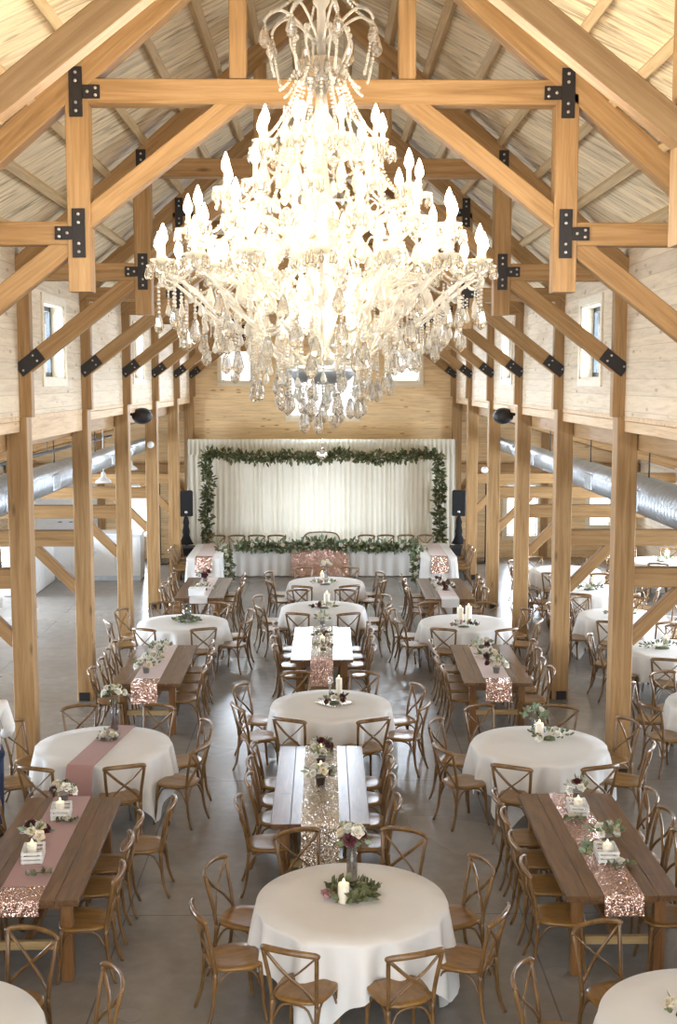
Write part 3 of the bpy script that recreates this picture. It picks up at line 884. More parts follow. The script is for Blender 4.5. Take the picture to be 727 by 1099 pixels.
R['R8'] = round_table('R8', 499, 668, 'back right-row round table', rad(-110))
R['R9'] = round_table('R9', 772, 1100, 'right-corner cut-off round table', rad(-120), (4, 5, 6, 7))
R['R10'] = round_table('R10', -86, 1110, 'left-corner cut-off round table', rad(-60), (2, 3, 4))
R['A1'] = round_table('A1', 782, 755, 'first aisle round table', rad(-100), (3, 4, 5, 6, 7, 0), True)
R['A2'] = round_table('A2', 722, 697, 'second aisle round table', rad(-90), None, True)
R['A3'] = round_table('A3', 668, 661, 'third aisle round table', rad(-80), None, True)
R['A4'] = round_table('A4', 634, 633, 'fourth aisle round table', rad(-95), None, True)
R['A5'] = round_table('A5', 607, 612, 'fifth aisle round table', rad(-85), None, True)
R['A6'] = round_table('A6', 711, 602, 'outer aisle round table', rad(-85), None, True)

FL, FW = 2.44, .94
def farm_table(key, px_near, py_near, px_far, py_far, name, group_seats=True, pull=None):
    a = at(px_near, py_near, .76); b = at(px_far, py_far, .76)
    c = (a+b)/2; d = (b-a)
    rz = math.atan2(d.y, d.x)-PI/2
    TAB[key] = (c.x, c.y, rz, name)
    r = thing('farm_table', 'long brown plank farm table, the '+name, 'table', (c.x, c.y, 0), rz, 'plank farm tables')
    mb = MB(); w = FW/5
    for k in range(5):
        mb.box(((k-2)*w, 0, .735), (w-.0035, FL, .05), bev=.004)
    mb.box((0, 0, .722), (FW-.02, FL-.02, .02))
    mb.build('tabletop', M['table'], r)
    for sx in (-1, 1):
        for sy in (-1, 1):
            mb = MB(); mb.box((sx*(FW/2-.13), sy*(FL/2-.20), .355), (.095, .095, .71), bev=.006); mb.build('leg', M['table_leg'], r)
    mb = MB()
    for sx in (-1, 1): mb.box((sx*(FW/2-.13), 0, .66), (.03, FL-.495, .10))
    for sy in (-1, 1): mb.box((0, sy*(FL/2-.20), .66), (FW-.355, .03, .10))
    mb.build('apron', M['table_leg'], r)
    for sy in (-1, 1):
        mb = MB(); mb.box((0, sy*(FL/2-.20), .30), (FW-.355, .045, .07), bev=.004); mb.build('stretcher', M['stretcher'], r)
    mb = MB(); mb.box((0, 0, .30), (.06, FL-.445, .06), bev=.004); mb.build('long_stretcher', M['table_leg'], r)
    Mx = r.matrix_basis
    ords = ['first', 'second', 'third', 'fourth']
    for s in (-1, 1):
        for k in range(4):
            if pull and (s, k) == pull: continue
            q = Mx @ Vector((s*(FW/2+.00+RND.uniform(-.03, .05)), -.87+.58*k+RND.uniform(-.05, .05), 0))
            chair(q.x, q.y, rz+(PI/2 if s > 0 else -PI/2), 'brown cross-back chair, %s %s from the near end of %s' % (ords[k], 'right-side' if s > 0 else 'left-side', name), 'chairs along the farm tables')
    return r
FT = {}
FT['F1'] = farm_table('F1', 344, 884, 344.8, 801, 'front centre farm table')
FT['F2'] = farm_table('F2', 345.5, 708.6, 346.5, 672.2, 'back centre farm table')
FT['F3'] = farm_table('F3', 20, 968, 80.5, 855, 'front left-row farm table', pull=(1, 3))
FT['F4'] = farm_table('F4', 670, 961, 606, 852, 'front right-row farm table')
FT['F5'] = farm_table('F5', 156, 734.5, 180.5, 692, 'middle left-row farm table')
FT['F6'] = farm_table('F6', 536, 733.7, 514.8, 691.5, 'middle right-row farm table')
FT['F7'] = farm_table('F7', 213, 642, 226, 619.8, 'rear left-row farm table')
FT['F8'] = farm_table('F8', 483.7, 643, 470.5, 620.6, 'rear right-row farm table')
q = at(154, 906, .46)
chair(q.x, q.y, PI/2+.06, 'brown cross-back chair standing pulled out alone beside front left-row farm table', 'chairs along the farm tables')

# wing and head tables with white cloths
def rect_cloth(w, l, zt=.765, flare=.06, waves=26, seed=1, fall=.75):
    rr = random.Random(seed); ph = rr.uniform(0, 6)
    mb = MB(); n = 200
    per = 2*(w+l)
    def rim(u):
        d = (u % 1)*per
        for (L, a, b, nx, ny) in ((w, (-w/2, -l/2), (1, 0), 0, -1), (l, (w/2, -l/2), (0, 1), 1, 0), (w, (w/2, l/2), (-1, 0), 0, 1), (l, (-w/2, l/2), (0, -1), -1, 0)):
            if d <= L: 
                e = min(d, L-d)
                return a[0]+b[0]*d, a[1]+b[1]*d, nx, ny
            d -= L
        return -w/2, -l/2, 0, -1
    def sk(i, j):
        x, y, nx, ny = rim(i)
        s = fall*j
        k = math.hypot(x/(w/2), y/(l/2))
        f = flare*j + .028*j*math.sin(waves*2*PI*i+ph+math.sin(9*i*2*PI))
        return (x+nx*f, y+ny*f, zt-max(0, s-.006))
    mb.grid(sk, n, 8, closed=True)
    mb.add([(rim(k/n)[0], rim(k/n)[1], zt) for k in range(n)], [tuple(range(n))])
    return mb
def cloth_table(w, l, loc, rz, label, clabel, seed):
    r = thing('banquet_table', label, 'table', loc, rz, 'cloth-covered head tables')
    mb = MB(); mb.box((0, 0, .735), (w-.02, l-.02, .03), bev=.005); mb.build('tabletop', M['fold'], r)
    for sx in (-1, 1):
        for sy in (-1, 1):
            mb = MB(); mb.tube([(sx*(w/2-.1), sy*(l/2-.2), .72), (sx*(w/2-.1), sy*(l/2-.2), 0)], .016); mb.build('leg', M['bolt'], r)
    c = rect_cloth(w, l, seed=seed, waves=int(2*(w+l)*4)).build('tablecloth', M['linen'], None, r.matrix_basis)
    tag(c, clabel, 'tablecloth', 'white head table cloths')
    return r
HTX0, HTX1 = -2.30, 2.25
cloth_table(HTX1-HTX0, .76, ((HTX0+HTX1)/2, 30.45, 0), 0, 'long head table under white skirt before the curtain', 'white floor-length cloth on the long head table', 3)
WG = {}
for s, px, k in ((-1, 224.5, 'left-wing'), (1, 467, 'right-wing')):
    a = at(px, 590, .76)
    WG[s] = cloth_table(.80, 2.44, (a.x, 29.35, 0), 0, 'white-clothed %s table at the end of the head table' % k, 'white cloth with flared hem on the %s table' % k, 5+s)
    for i in range(4):
        chair(a.x+s*.55, 28.5+.56*i, PI/2 if s > 0 else -PI/2, 'brown cross-back chair, %s from the near end of %s table' % (['first', 'second', 'third', 'fourth'][i], k), 'chairs at the wing tables', True)
nm8 = ['first', 'second', 'third', 'fourth']
for k, px in enumerate((233, 254.5, 275, 297)):
    a = aty(px, 578, 31.15); chair(a.x, 30.95, PI, 'brown cross-back chair behind head table, %s from the left-wing end' % nm8[k], 'chairs behind the head table', True)
for k, px in enumerate((457.5, 436.5, 414, 393.5)):
    a = aty(px, 578, 31.15); chair(a.x, 30.95, PI, 'brown cross-back chair behind head table, %s from the right-wing end' % nm8[k], 'chairs behind the head table', True)
# settee
a = aty(345, 576, 31.2)
r = thing('settee', 'cream settee with brown wooden arched back behind the head table', 'sofa', (a.x, 31.2, 0))
mb = MB(); mb.box((0, 0, .36), (.98, .5, .16), bev=.03); mb.build('seat', M['settee'], r)
arch = [(-.46, .23, .36), (-.485, .25, .62), (-.46, .27, .80), (-.36, .29, .905), (-.15, .30, .935), (.15, .30, .935), (.36, .29, .905), (.46, .27, .80), (.485, .25, .62), (.46, .23, .36)]
mb = MB(); mb.tube(smooth_path(arch, 4), .024, 8); mb.build('back_frame', M['chair'], r)
mb = MB(); ap = smooth_path(arch, 4)
vs = [p+Vector((0, -.02, 0)) for p in ap]+[p+Vector((0, .02, 0)) for p in ap]; k = len(ap)
mb.add(vs, [tuple(range(k)), tuple(k+i for i in reversed(range(k)))]+[(i, (i+1) % k, k+(i+1) % k, k+i) for i in range(k)]); mb.build('backrest', M['settee'], r)
for sx in (-1, 1):
    for sy in (-1, 1):
        mb = MB(); mb.tube([(sx*.44, sy*.2, .29), (sx*.46, sy*.22, 0)], [.025, .015]); mb.build('leg', M['chair'], r)

# ------------------------------------------------------------------ runners
def strip(mb, path, w, t=.004, m=0, wob=0):
    """ribbon along a list of (y,z) in local coords; width in x"""
    n = len(path)
    vs = []
    for i, (y, z) in enumerate(path):
        a = path[min(i+1, n-1)]; b = path[max(i-1, 0)]
        d = Vector((0, a[0]-b[0], a[1]-b[1])).normalized(); nn = Vector((0, -d.z, d.y))
        p = Vector((0, y, z))
        wv = wob*math.sin(i*.8)
        for x, q in ((-w/2, 0), (w/2, 0), (w/2, 1), (-w/2, 1)):
            vs.append(p+nn*(t*q)+Vector((x+wv, 0, 0)))
    fs = []
    for i in range(n-1):
        for j in range(4):
            fs.append((i*4+j, i*4+(j+1) % 4, i*4+4+(j+1) % 4, i*4+4+j))
    fs += [(0, 1, 2, 3), ((n-1)*4+3, (n-1)*4+2, (n-1)*4+1, (n-1)*4)]
    mb.add(vs, fs, False, m)
def lin(a, b, n): return [(a[0]+(b[0]-a[0])*i/n, a[1]+(b[1]-a[1])*i/n) for i in range(n+1)]
def farm_runner(key, mat, seq, label, w=.33, near=.24, far=.05, seqlen=.28, dx=0, y1=None):
    x, y, rz, nm = TAB[key]
    yn, yf = -FL/2-.006, (FL/2+.006 if y1 is None else y1)
    base = thing('table_runner', label, 'table runner', (x, y, 0), rz, 'runners down the farm tables')
    Mx = Matrix.Translation((dx, 0, 0))
    mb = MB()
    top = .7615
    strip(mb, lin((yn+seqlen, top), (yf, top), 16)+([(yf+.004, top-.01), (yf+.006, top-far)] if y1 is None else []), w)
    mb.build('runner_cloth', mat, base, Mx)
    mb = MB()
    strip(mb, [(yn-.018, top-near), (yn-.012, top-near*.5), (yn-.004, top-.012), (yn+.004, top+.001)]+lin((yn+.02, top+.0012), (yn+seqlen+.002, top+.0012), 5), w)
    mb.build('sequin_end', seq, base, Mx)
    return base
farm_runner('F1', M['sequin_gold'], M['sequin_gold'], 'champagne sequin runner down the front centre farm table', .36, .5)
farm_runner('F2', M['sequin_gold'], M['sequin'], 'glittering blush sequin runner on the back centre farm table', .34, .4)
farm_runner('F3', M['runner'], M['sequin'], 'mauve satin runner with sequin end on front left-row farm table', .36, .12, dx=-.02)
farm_runner('F4', M['sequin'], M['sequin'], 'rose sequin runner down the front right-row farm table', .32, .16)
farm_runner('F5', M['runner_pale'], M['sequin'], 'blush runner with sequin end on the middle left-row farm table', .36, .28, dx=-.02)
farm_runner('F6', M['runner_pale'], M['sequin'], 'blush runner with sequin end on the middle right-row farm table', .36, .26)
farm_runner('F7', M['runner_pale'], M['runner_white'], 'pale blush runner on the rear left-row farm table', .34, .1)
farm_runner('F8', M['runner_pale'], M['runner_white'], 'pale blush runner on the rear right-row farm table', .34, .16)
# runner over the left-row round table
x, y, _, nm = TAB['R5']
base = thing('table_runner', 'mauve runner crossing the cloth of the front left-row round table', 'table runner', (x, y, 0), rad(-8))
mb = MB(); strip(mb, [(-.90, .20), (-.87, .45), (-.835, .65), (-.80, .745), (-.775, .760)]+lin((-.76, .7635), (.76, .7635), 12)+[(.78, .757), (.80, .742), (.835, .65), (.85, .5)], .30)
mb.build('runner_cloth', M['runner'], base)
# wing table runners
for s in (-1, 1):
    o = WG[s]; k = 'left-wing' if s < 0 else 'right-wing'
    base = thing('table_runner', 'mauve runner with sequin end on the white %s table' % k, 'table runner', (o.location.x, o.location.y, 0), 0, 'runners on the wing tables')
    mb = MB(); strip(mb, lin((-1.0, .7665), (1.22, .7665), 10), .40); mb.build('runner_cloth', M['runner_pale'], base)
    mb = MB(); strip(mb, [(-1.29, .40), (-1.265, .55), (-1.24, .70), (-1.225, .7665)]+lin((-1.2, .7668), (-.98, .7668), 3), .40); mb.build('sequin_end', M['sequin'], base)
# sequin drape in front of head table
xa, xb = aty(313, 600, 30).x, aty(374, 600, 30).x
base = thing('table_runner', 'rose sequin drape over the middle of the white head table', 'table runner', ((xa+xb)/2, 30.06, 0), 0)
mb = MB()
def drape(i, j):
    xx = (i-.5)*(xb-xa); z = .76-.74*j
    return (xx*(1+.03*j), -.03-.075*j-.015*math.sin(i*22)*j, z)
mb.grid(drape, 40, 10)
mb.grid(lambda i, j: ((i-.5)*(xb-xa), -.03+.75*j, .7675), 6, 3)
mb.build('sequin_cloth', M['sequin'], base)

# ------------------------------------------------------------------ flowers, leaves, candles
def petal_ring(mb, n, r0, r1, z0, z1, w, rot=0, curl=.15, m=0):
    for k in range(n):
        th = rot+2*PI*k/n
        c, s = math.cos(th), math.sin(th)
        def fn(u, v):
            a = (u-.5)*w*math.sin(PI*(.25+.62*v))*1.1
            r_ = r0+(r1-r0)*(v**.8)+curl*r1*max(0, v-.7)
            z = z0+(z1-z0)*math.sin(v*PI*.62)
            bulge = -((u-.5)**2)*w*.5
            return (c*(r_+bulge)-s*a, s*(r_+bulge)+c*a, z)
        mb.grid(fn, 3, 3, m)
def rose_mesh(name, mat):
    mb = MB()
    petal_ring(mb, 5, .010, .050, -.020, .022, .060, 0, .30)
    petal_ring(mb, 5, .008, .036, -.014, .034, .050, .6, .12)
    petal_ring(mb, 4, .004, .022, -.006, .040, .040, .3, .0)
    petal_ring(mb, 3, .002, .010, .0, .040, .028, .9, -.2)
    mb.lathe([(0, -.022), (.018, -.018), (.026, -.004), (.02, .012), (0, .016)], n=8)
    return mb.mesh(name, mat)
ROSE = {k: rose_mesh('rose', M[k+'_petal']) for k in ('white', 'cream', 'burg', 'pink')}
def leaf(mb, p, d, L, w, rr, m=0):
    d = Vector(d).normalized()
    a = Vector((rr.uniform(-1, 1), rr.uniform(-1, 1), rr.uniform(-1, 1)))
    sd = d.cross(a)
    if sd.length < 1e-3: sd = d.cross(Vector((0, 0, 1)))
    sd.normalize(); nn = sd.cross(d)
    p = Vector(p)
    vs = [p, p+d*L*.3+sd*w*.42-nn*w*.08, p+d*L*.7+sd*w*.40-nn*w*.02, p+d*L-nn*w*.2, p+d*L*.7-sd*w*.40-nn*w*.02, p+d*L*.3-sd*w*.42-nn*w*.08, p+d*L*.35+nn*w*.08, p+d*L*.7+nn*w*.05]
    mb.add(vs, [(0, 1, 6), (1, 2, 7, 6), (2, 3, 7), (3, 4, 7), (4, 5, 6, 7), (5, 0, 6)], True, m)
FL_N = {'w': 'white', 'c': 'cream', 'b': 'burg', 'p': 'pink'}
def rot_to(d):
    return Vector((0, 0, 1)).rotation_difference(Vector(d).normalized()).to_matrix().to_4x4()
def roses(root, c, rx, ry, rz, seq, size, seed):
    rr = random.Random(seed); c = Vector(c)
    n = len(seq); ga = 2.39996
    for i, ch in enumerate(seq):
        u = (i+.5)/n
        zz = 1-u*1.05; r_ = math.sqrt(max(0, 1-zz*zz)); th = i*ga+rr.uniform(-.3, .3)+seed
        d = Vector((r_*math.cos(th), r_*math.sin(th), zz))
        p = c+Vector((d.x*rx, d.y*ry, d.z*rz))
        s = size*rr.uniform(.85, 1.2)
        put('rose', ROSE[FL_N[ch]], root, Matrix.Translation(p) @ rot_to(d+Vector((0, 0, .25))) @ Matrix.Diagonal((s, s, s, 1)))
def leaves(root, c, rx, ry, rz, n, L, mats, seed, low=-.3):
    rr = random.Random(seed); mb = MB(); c = Vector(c)
    for i in range(n):
        th = rr.uniform(0, 2*PI); el = rr.uniform(low, 1)
        r_ = math.sqrt(max(0, 1-el*el))
        d = Vector((r_*math.cos(th), r_*math.sin(th), el))
        q = rr.uniform(.5, 1.0)
        p = c+Vector((d.x*rx*q, d.y*ry*q, d.z*rz*q))
        leaf(mb, p, d+Vector((rr.uniform(-.5, .5), rr.uniform(-.5, .5), rr.uniform(-.3, .5))), L*rr.uniform(.7, 1.3), L*.5*rr.uniform(.7, 1.2), rr, i % len(mats))
    o = mb.build('leaves', mats, root); o['kind'] = 'stuff'; return o
def clampz(o): pass
LV = lambda *k: [M[x] for x in k]
def loc_on(key, lx, ly, z):
    x, y, rz, nm = TAB[key]
    c, s = math.cos(rz), math.sin(rz)
    return Vector((x+lx*c-ly*s, y+lx*s+ly*c, z))
ZT = .765
def pillar_candle(p, h, r, label, group='pillar candles', lit=True):
    o = thing('pillar_candle', label, 'candle', p, 0, group)
    mb = MB(); mb.lathe([(0, 0), (r*.96, 0), (r, .004), (r, h-.006), (r*.94, h), (r*.82, h-.002), (r*.72, h-.014), (0, h-.018)], n=20); mb.build('wax_body', M['wax'], o)
    mb = MB(); mb.tube([(0, 0, h-.018), (.002, 0, h-.003)], .002, 5); mb.build('wick', M['black'], o)
    if lit:
        mb = MB(); mb.lathe([(0, h-.006), (r*.16, h+.004), (r*.2, h+.014), (r*.1, h+.03), (0, h+.042)], n=8); mb.build('flame', M['flame'], o)
    return o
def bouquet_vase(p, label, seq, h=.30, r=.04, br=.11, size=1.0, fill=.5, lv=('leaf', 'leaf_grey'), nleaf=40, seed=1, ns=4):
    o = thing('flower_vase', label, 'flower vase', p, 0, 'tall glass flower vases')
    mb = MB(); mb.lathe([(0, 0), (r, 0), (r, h), (r-.004, h), (r-.004, .012), (0, .012)], n=24); mb.build('glass_cylinder', M['vase'], o)
    mb = MB(); mb.lathe([(0, .013), (r-.006, .013), (r-.006, h*fill), (0, h*fill)], n=20); mb.build('water', M['pinkwater'], o)
    mb = MB()
    rr = random.Random(seed)
    for k in range(ns):
        a = rr.uniform(0, 6.28)
        mb.tube([(.5*r*math.cos(a), .5*r*math.sin(a), .02), (-.4*r*math.cos(a), -.4*r*math.sin(a), h), (-br*.5*math.cos(a), -br*.5*math.sin(a), h+br*.7)], .003, 5)
    mb.build('stems', M['stem'], o)
    roses(o, (0, 0, h+br*.55), br, br, br*.8, seq, size, seed)
    leaves(o, (0, 0, h+br*.5), br*1.05, br*1.05, br*.8, nleaf, .075, LV(*lv), seed+5)
    return o
def posy(p, label, seq, rx=.09, ry=.09, rz=.07, pot=None, size=.85, nleaf=24, lv=('leaf', 'leaf_grey'), seed=1, group='table flower arrangements', spread=1.3, rot=0):
    o = thing('flower_arrangement', label, 'flowers', p, rot, group)
    base = 0
    if pot:
        ph = .085
        mb = MB(); mb.lathe([(0, 0), (.042, 0), (.052, ph), (.056, ph), (.056, ph+.006), (.048, ph+.004), (0, ph-.01)], n=18); mb.build('pot', M[pot], o); base = ph-.01
    else:
        mb = MB(); mb.lathe([(0, 0), (rx*.45, 0), (rx*.38, rz*.4), (0, rz*.6)], n=12, sy=ry/rx); mb.build('moss_base', M['leaf_dark'], o)
    roses(o, (0, 0, base+.035), rx, ry, rz, seq, size, seed)
    leaves(o, (0, 0, base+.045), rx*spread, ry*spread, rz*.8, nleaf, .07, LV(*lv), seed+3, low=.0)
    return o
def crate(p, rz, label):
    o = thing('slatted_crate', label, 'crate', p, rz, 'little white slatted crates')
    mb = MB(); w, l, h = .17, .24, .11
    for sx in (-1, 1):
        for sy in (-1, 1): mb.box((sx*(w/2-.008), sy*(l/2-.008), h/2), (.016, .016, h))
    for k in range(3):
        z = .022+k*.036
        for sx in (-1, 1): mb.box((sx*(w/2+.003), 0, z), (.007, l+.006, .022))
        for sy in (-1, 1): mb.box((0, sy*(l/2+.003), z), (w+.006, .007, .022))
    mb.box((0, 0, .006), (w-.02, l-.02, .01))
    return tag(mb.build('slatted_crate', M['crate'], o), '', '') and o
def crate_simple(p, rz, label):
    mb = MB(); w, l, h = .17, .24, .11
    for sx in (-1, 1):
        for sy in (-1, 1): mb.box((sx*(w/2-.008), sy*(l/2-.008), h/2), (.016, .016, h))
    for k in range(3):
        z = .022+k*.036
        for sx in (-1, 1): mb.box((sx*(w/2+.003), 0, z), (.007, l+.006, .022))
        for sy in (-1, 1): mb.box((0, sy*(l/2+.003), z), (w+.006, .007, .022))
    mb.box((0, 0, .006), (w-.02, l-.02, .01))
    o = mb.build('slatted_crate', M['crate'], None, Matrix.Translation(Vector(p)) @ Matrix.Rotation(rz, 4, 'Z'))
    return tag(o, label, 'crate', 'little white slatted crates')
def sprig(p, rz, label, L=.2, n=14, lv=('leaf_dark', 'leaf'), seed=2, rose=None):
    o = thing('leaf_sprig', label, 'greenery', p, rz, 'loose leaf sprigs on tables')
    rr = random.Random(seed); mb = MB()
    mb.tube([(-L/2, 0, .008), (0, .01, .02), (L/2, 0, .008)], .003, 5); mb.build('stem', M['stem'], o)
    mb = MB()
    for i in range(n):
        x = -L/2+L*i/(n-1)
        leaf(mb, (x, 0, .014), (rr.uniform(-.2, .8), (-1)**i*rr.uniform(.4, 1), rr.uniform(.1, .5)), .075, .042, rr, i % len(lv))
    q = mb.build('leaves', LV(*lv), o); q['kind'] = 'stuff'
    if rose: put('rose', ROSE[rose], o, Matrix.Translation((0, 0, .035)) @ Matrix.Diagonal((.9, .9, .9, 1)))
    return o
def wreath(p, r, label, seq, lv, n=60, seed=3, size=.7, rz=0, arc=2*PI, L=.075):
    o = thing('leaf_wreath', label, 'greenery', p, rz, 'greenery rings on round tables')
    rr = random.Random(seed)
    mb = MB(); mb.tube([(r*math.cos(arc*k/20), r*math.sin(arc*k/20), .012) for k in range(21)], .005, 5); mb.build('stem', M['stem'], o)
    mb = MB()
    for i in range(n):
        th = arc*(i+rr.random())/n; q = r+rr.uniform(-.03, .03)
        leaf(mb, (q*math.cos(th), q*math.sin(th), .018+rr.uniform(0, .02)), (math.cos(th)*rr.uniform(-1, 1.2)-math.sin(th)*rr.uniform(-1, 1), math.sin(th)*rr.uniform(-1, 1.2)+math.cos(th)*rr.uniform(-1, 1), rr.uniform(.05, .6)), L, L*.55, rr, i % len(lv))
    q = mb.build('leaves', LV(*lv), o); q['kind'] = 'stuff'
    for k, ch in enumerate(seq):
        th = arc*(k+.3)/len(seq)
        put('rose', ROSE[FL_N[ch]], o, Matrix.Translation((r*math.cos(th), r*math.sin(th), .04)) @ Matrix.Diagonal((size, size, size, 1)))
    return o
def tile(p, rz, label, s=.3):
    mb = MB(); mb.box((0, 0, .003), (s, s, .006), bev=.002)
    return tag(mb.build('mirror_tile', M['mirror'], None, Matrix.Translation(Vector(p)) @ Matrix.Rotation(rz, 4, 'Z')), label, 'tray', 'centrepiece mirror tiles')

# R1
p = at(378, 946, ZT); bouquet_vase(p, 'tall glass vase of white and burgundy roses on front centre round table', 'wwcwwcbwbw', .33, .045, .105, 1.05, .5, seed=4, ns=2)
p2 = at(369, 968, ZT); pillar_candle(p2, .155, .046, 'ivory pillar candle beside the tall vase on front centre round table')
p3 = at(378, 961, ZT); o = wreath(p3, .155, 'green leaf ring with pink rose round the candle on front centre table', '', ('leaf', 'leaf_dark'), 90, 3, .75, 0, L=.105)
for ch, dx, dy, sz in (('pink', -.20, -.085, 1.15), ('cream', .03, -.115, .7), ('cream', .075, .10, .75), ('white', .10, -.03, .6), ('pink', .13, -.07, .55)):
    put('rose', ROSE[ch], o, Matrix.Translation((dx, dy, .045)) @ Matrix.Diagonal((sz, sz, sz, 1)))
# F1
for ly, kind in ((1.08, 'posy'), (.80, 'candle'), (.52, 'pot'), (.20, 'candle'), (-.12, 'pot2')):
    p = loc_on('F1', 0, ly, .768)
    if kind == 'posy': posy(p, 'burgundy and cream rose cluster at the far end of front centre farm table', 'bcwbcwb', .10, .09, .07, None, 1.0, 26, seed=11)
    if kind == 'candle': pillar_candle(p, .11, .04, 'ivory pillar candle on front centre farm table, %s' % ('further one' if ly > .5 else 'nearer one'))
    if kind == 'pot': posy(p, 'small greenery pot between candles on front centre farm table', 'wcw', .06, .06, .05, 'pot', .8, 26, ('leaf_grey', 'leaf'), seed=12)
    if kind == 'pot2': posy(p, 'dark pot of white and burgundy roses at near part of front centre farm table', 'wwcbwbw', .10, .10, .075, 'pot', 1.05, 34, seed=13, spread=1.5)
# R2
p = at(359, 754, ZT); tile(p, rad(45), 'square mirror tile under the flowers on second centre round table', .36)
posy(p+Vector((0, -.05, .006)), 'burgundy and white rose cluster on second centre round table', 'bwbwbcb', .15, .08, .06, None, .9, 30, ('leaf_dark', 'leaf'), seed=21)
pillar_candle(at(364, 747, ZT+.006), .24, .04, 'tall ivory pillar candle on second centre round table')
o = thing('glass_candlestick', 'clear glass candlestick beside tall candle on second centre round table', 'candlestick', at(354.5, 748, ZT+.006))
mb = MB(); mb.lathe([(0, 0), (.05, 0), (.045, .012), (.012, .03), (.018, .07), (.010, .10), (.022, .14), (.012, .17), (.03, .20), (.03, .215), (.02, .21), (0, .205)], n=18); mb.build('glass_stem', M['crystal'], o)
mb = MB(); mb.ball((0, 0, .245), .032, 12, 8); mb.build('glass_ball', M['crystal'], o)
# F2
p = loc_on('F2', 0, .85, .768); bouquet_vase(p, 'glass vase of cream roses on back centre farm table', 'cwcwcw', .16, .04, .10, .9, .3, nleaf=30, seed=31)
posy(loc_on('F2', .0, .25, .768), 'dark burgundy greenery cluster on back centre farm table', 'bwcb', .13, .10, .07, None, .9, 36, ('leaf_dark', 'leaf'), seed=32)
pillar_candle(loc_on('F2', 0, -.12, .768), .10, .045, 'ivory pillar candle at middle of back centre farm table')
posy(loc_on('F2', .02, -.55, .768), 'low dusty rose sprig cluster at near part of back centre farm table', 'pcp', .11, .07, .05, None, .7, 24, ('leaf_dark', 'leaf'), seed=33)
# R3
p = at(348, 650, ZT); tile(p, rad(45), 'square mirror tile under the flowers on third centre round table', .40)
pillar_candle(at(351, 648, ZT+.006), .20, .055, 'wide ivory pillar candle on third centre round table')
posy(at(348, 653, ZT+.006), 'white, gold and burgundy flowers on third centre round table', 'bccbwb', .20, .08, .06, None, .9, 30, ('leaf_dark', 'leaf'), seed=41)
# R4
p = at(349, 624, ZT); tile(p, rad(45), 'square mirror tile under the flowers on fourth centre round table', .42)
bouquet_vase(at(350, 620, ZT+.006), 'glass vase with cream rose ball on fourth centre round table', 'ccwcwcc', .22, .04, .10, .9, .3, nleaf=14, seed=51)
pillar_candle(at(346, 622, ZT+.006), .14, .045, 'ivory pillar candle on fourth centre round table')
posy(at(349, 627.5, ZT+.006), 'white lilies with dark leaves on fourth centre round table', 'wpww', .24, .09, .05, None, .9, 34, ('leaf_dark', 'leaf_grey'), seed=52)
# R5
bouquet_vase(at(123, 783, ZT+.004), 'tall glass vase of white blooms and eucalyptus on front left-row round table', 'wcwwcwwb', .36, .045, .12, 1.0, .12, ('leaf_grey', 'leaf', 'leaf_dark'), 60, seed=61)
o = thing('flower_dish', 'round glass dish of cream roses beside vase on front left-row table', 'flower dish', at(117, 793, ZT+.004))
mb = MB(); mb.lathe([(0, 0), (.10, 0), (.125, .025), (.13, .05), (.125, .05), (.115, .025), (.0, .012)], n=28); mb.build('dish', M['vase'], o)
roses(o, (0, 0, .03), .085, .085, .045, 'cwcwcwc', .95, 7); leaves(o, (0, 0, .035), .11, .11, .05, 20, .06, LV('leaf', 'leaf_grey'), 9, 0)
# R6
wreath(at(201, 667, ZT), .17, 'leafy ring with white roses on back left-row round table', 'wwcwcww', ('leaf', 'leaf_dark', 'leaf_grey'), 70, 71, .75, L=.10)
o = thing('hurricane_candle', 'glass hurricane candle inside the leaf ring on back left-row round table', 'candle', at(200.5, 664, ZT))
mb = MB(); mb.lathe([(0, 0), (.075, 0), (.08, .005), (.08, .26), (.076, .26), (.076, .008), (0, .006)], n=24); mb.build('glass_cylinder', M['vase'], o)
mb = MB(); mb.lathe([(0, .01), (.05, .01), (.05, .16), (.04, .165), (0, .155)], n=18); mb.build('wax_body', M['wax'], o)
mb = MB(); mb.lathe([(0, .158), (.009, .17), (.004, .19), (0, .2)], n=8); mb.build('flame', M['flame'], o)
# R7
p = at(579, 794, ZT); pillar_candle(p, .20, .05, 'thick ivory pillar candle on front right-row round table')
bouquet_vase(at(574, 787, ZT), 'slim glass vase of tall eucalyptus on front right-row round table', 'ww', .16, .035, .12, .8, .2, ('leaf_grey', 'leaf'), 60, seed=81)
posy(at(590, 794, ZT), 'white roses with trailing eucalyptus on front right-row round table', 'wwwcw', .16, .10, .09, None, .95, 60, ('leaf_grey', 'leaf', 'leaf_dark'), seed=82, spread=1.5)
# R8
pillar_candle(at(494, 668, ZT), .26, .055, 'tall ivory pillar candle on back right-row table, outer one', 'pair of tall candles on back right-row table')
pillar_candle(at(503, 669, ZT), .30, .055, 'taller ivory pillar candle on back right-row table, beside shorter one', 'pair of tall candles on back right-row table')
posy(at(498, 673, ZT), 'low white and burgundy flowers under candles on back right-row round table', 'wbpwbp', .22, .08, .05, None, .9, 24, ('leaf', 'leaf_dark'), seed=91)
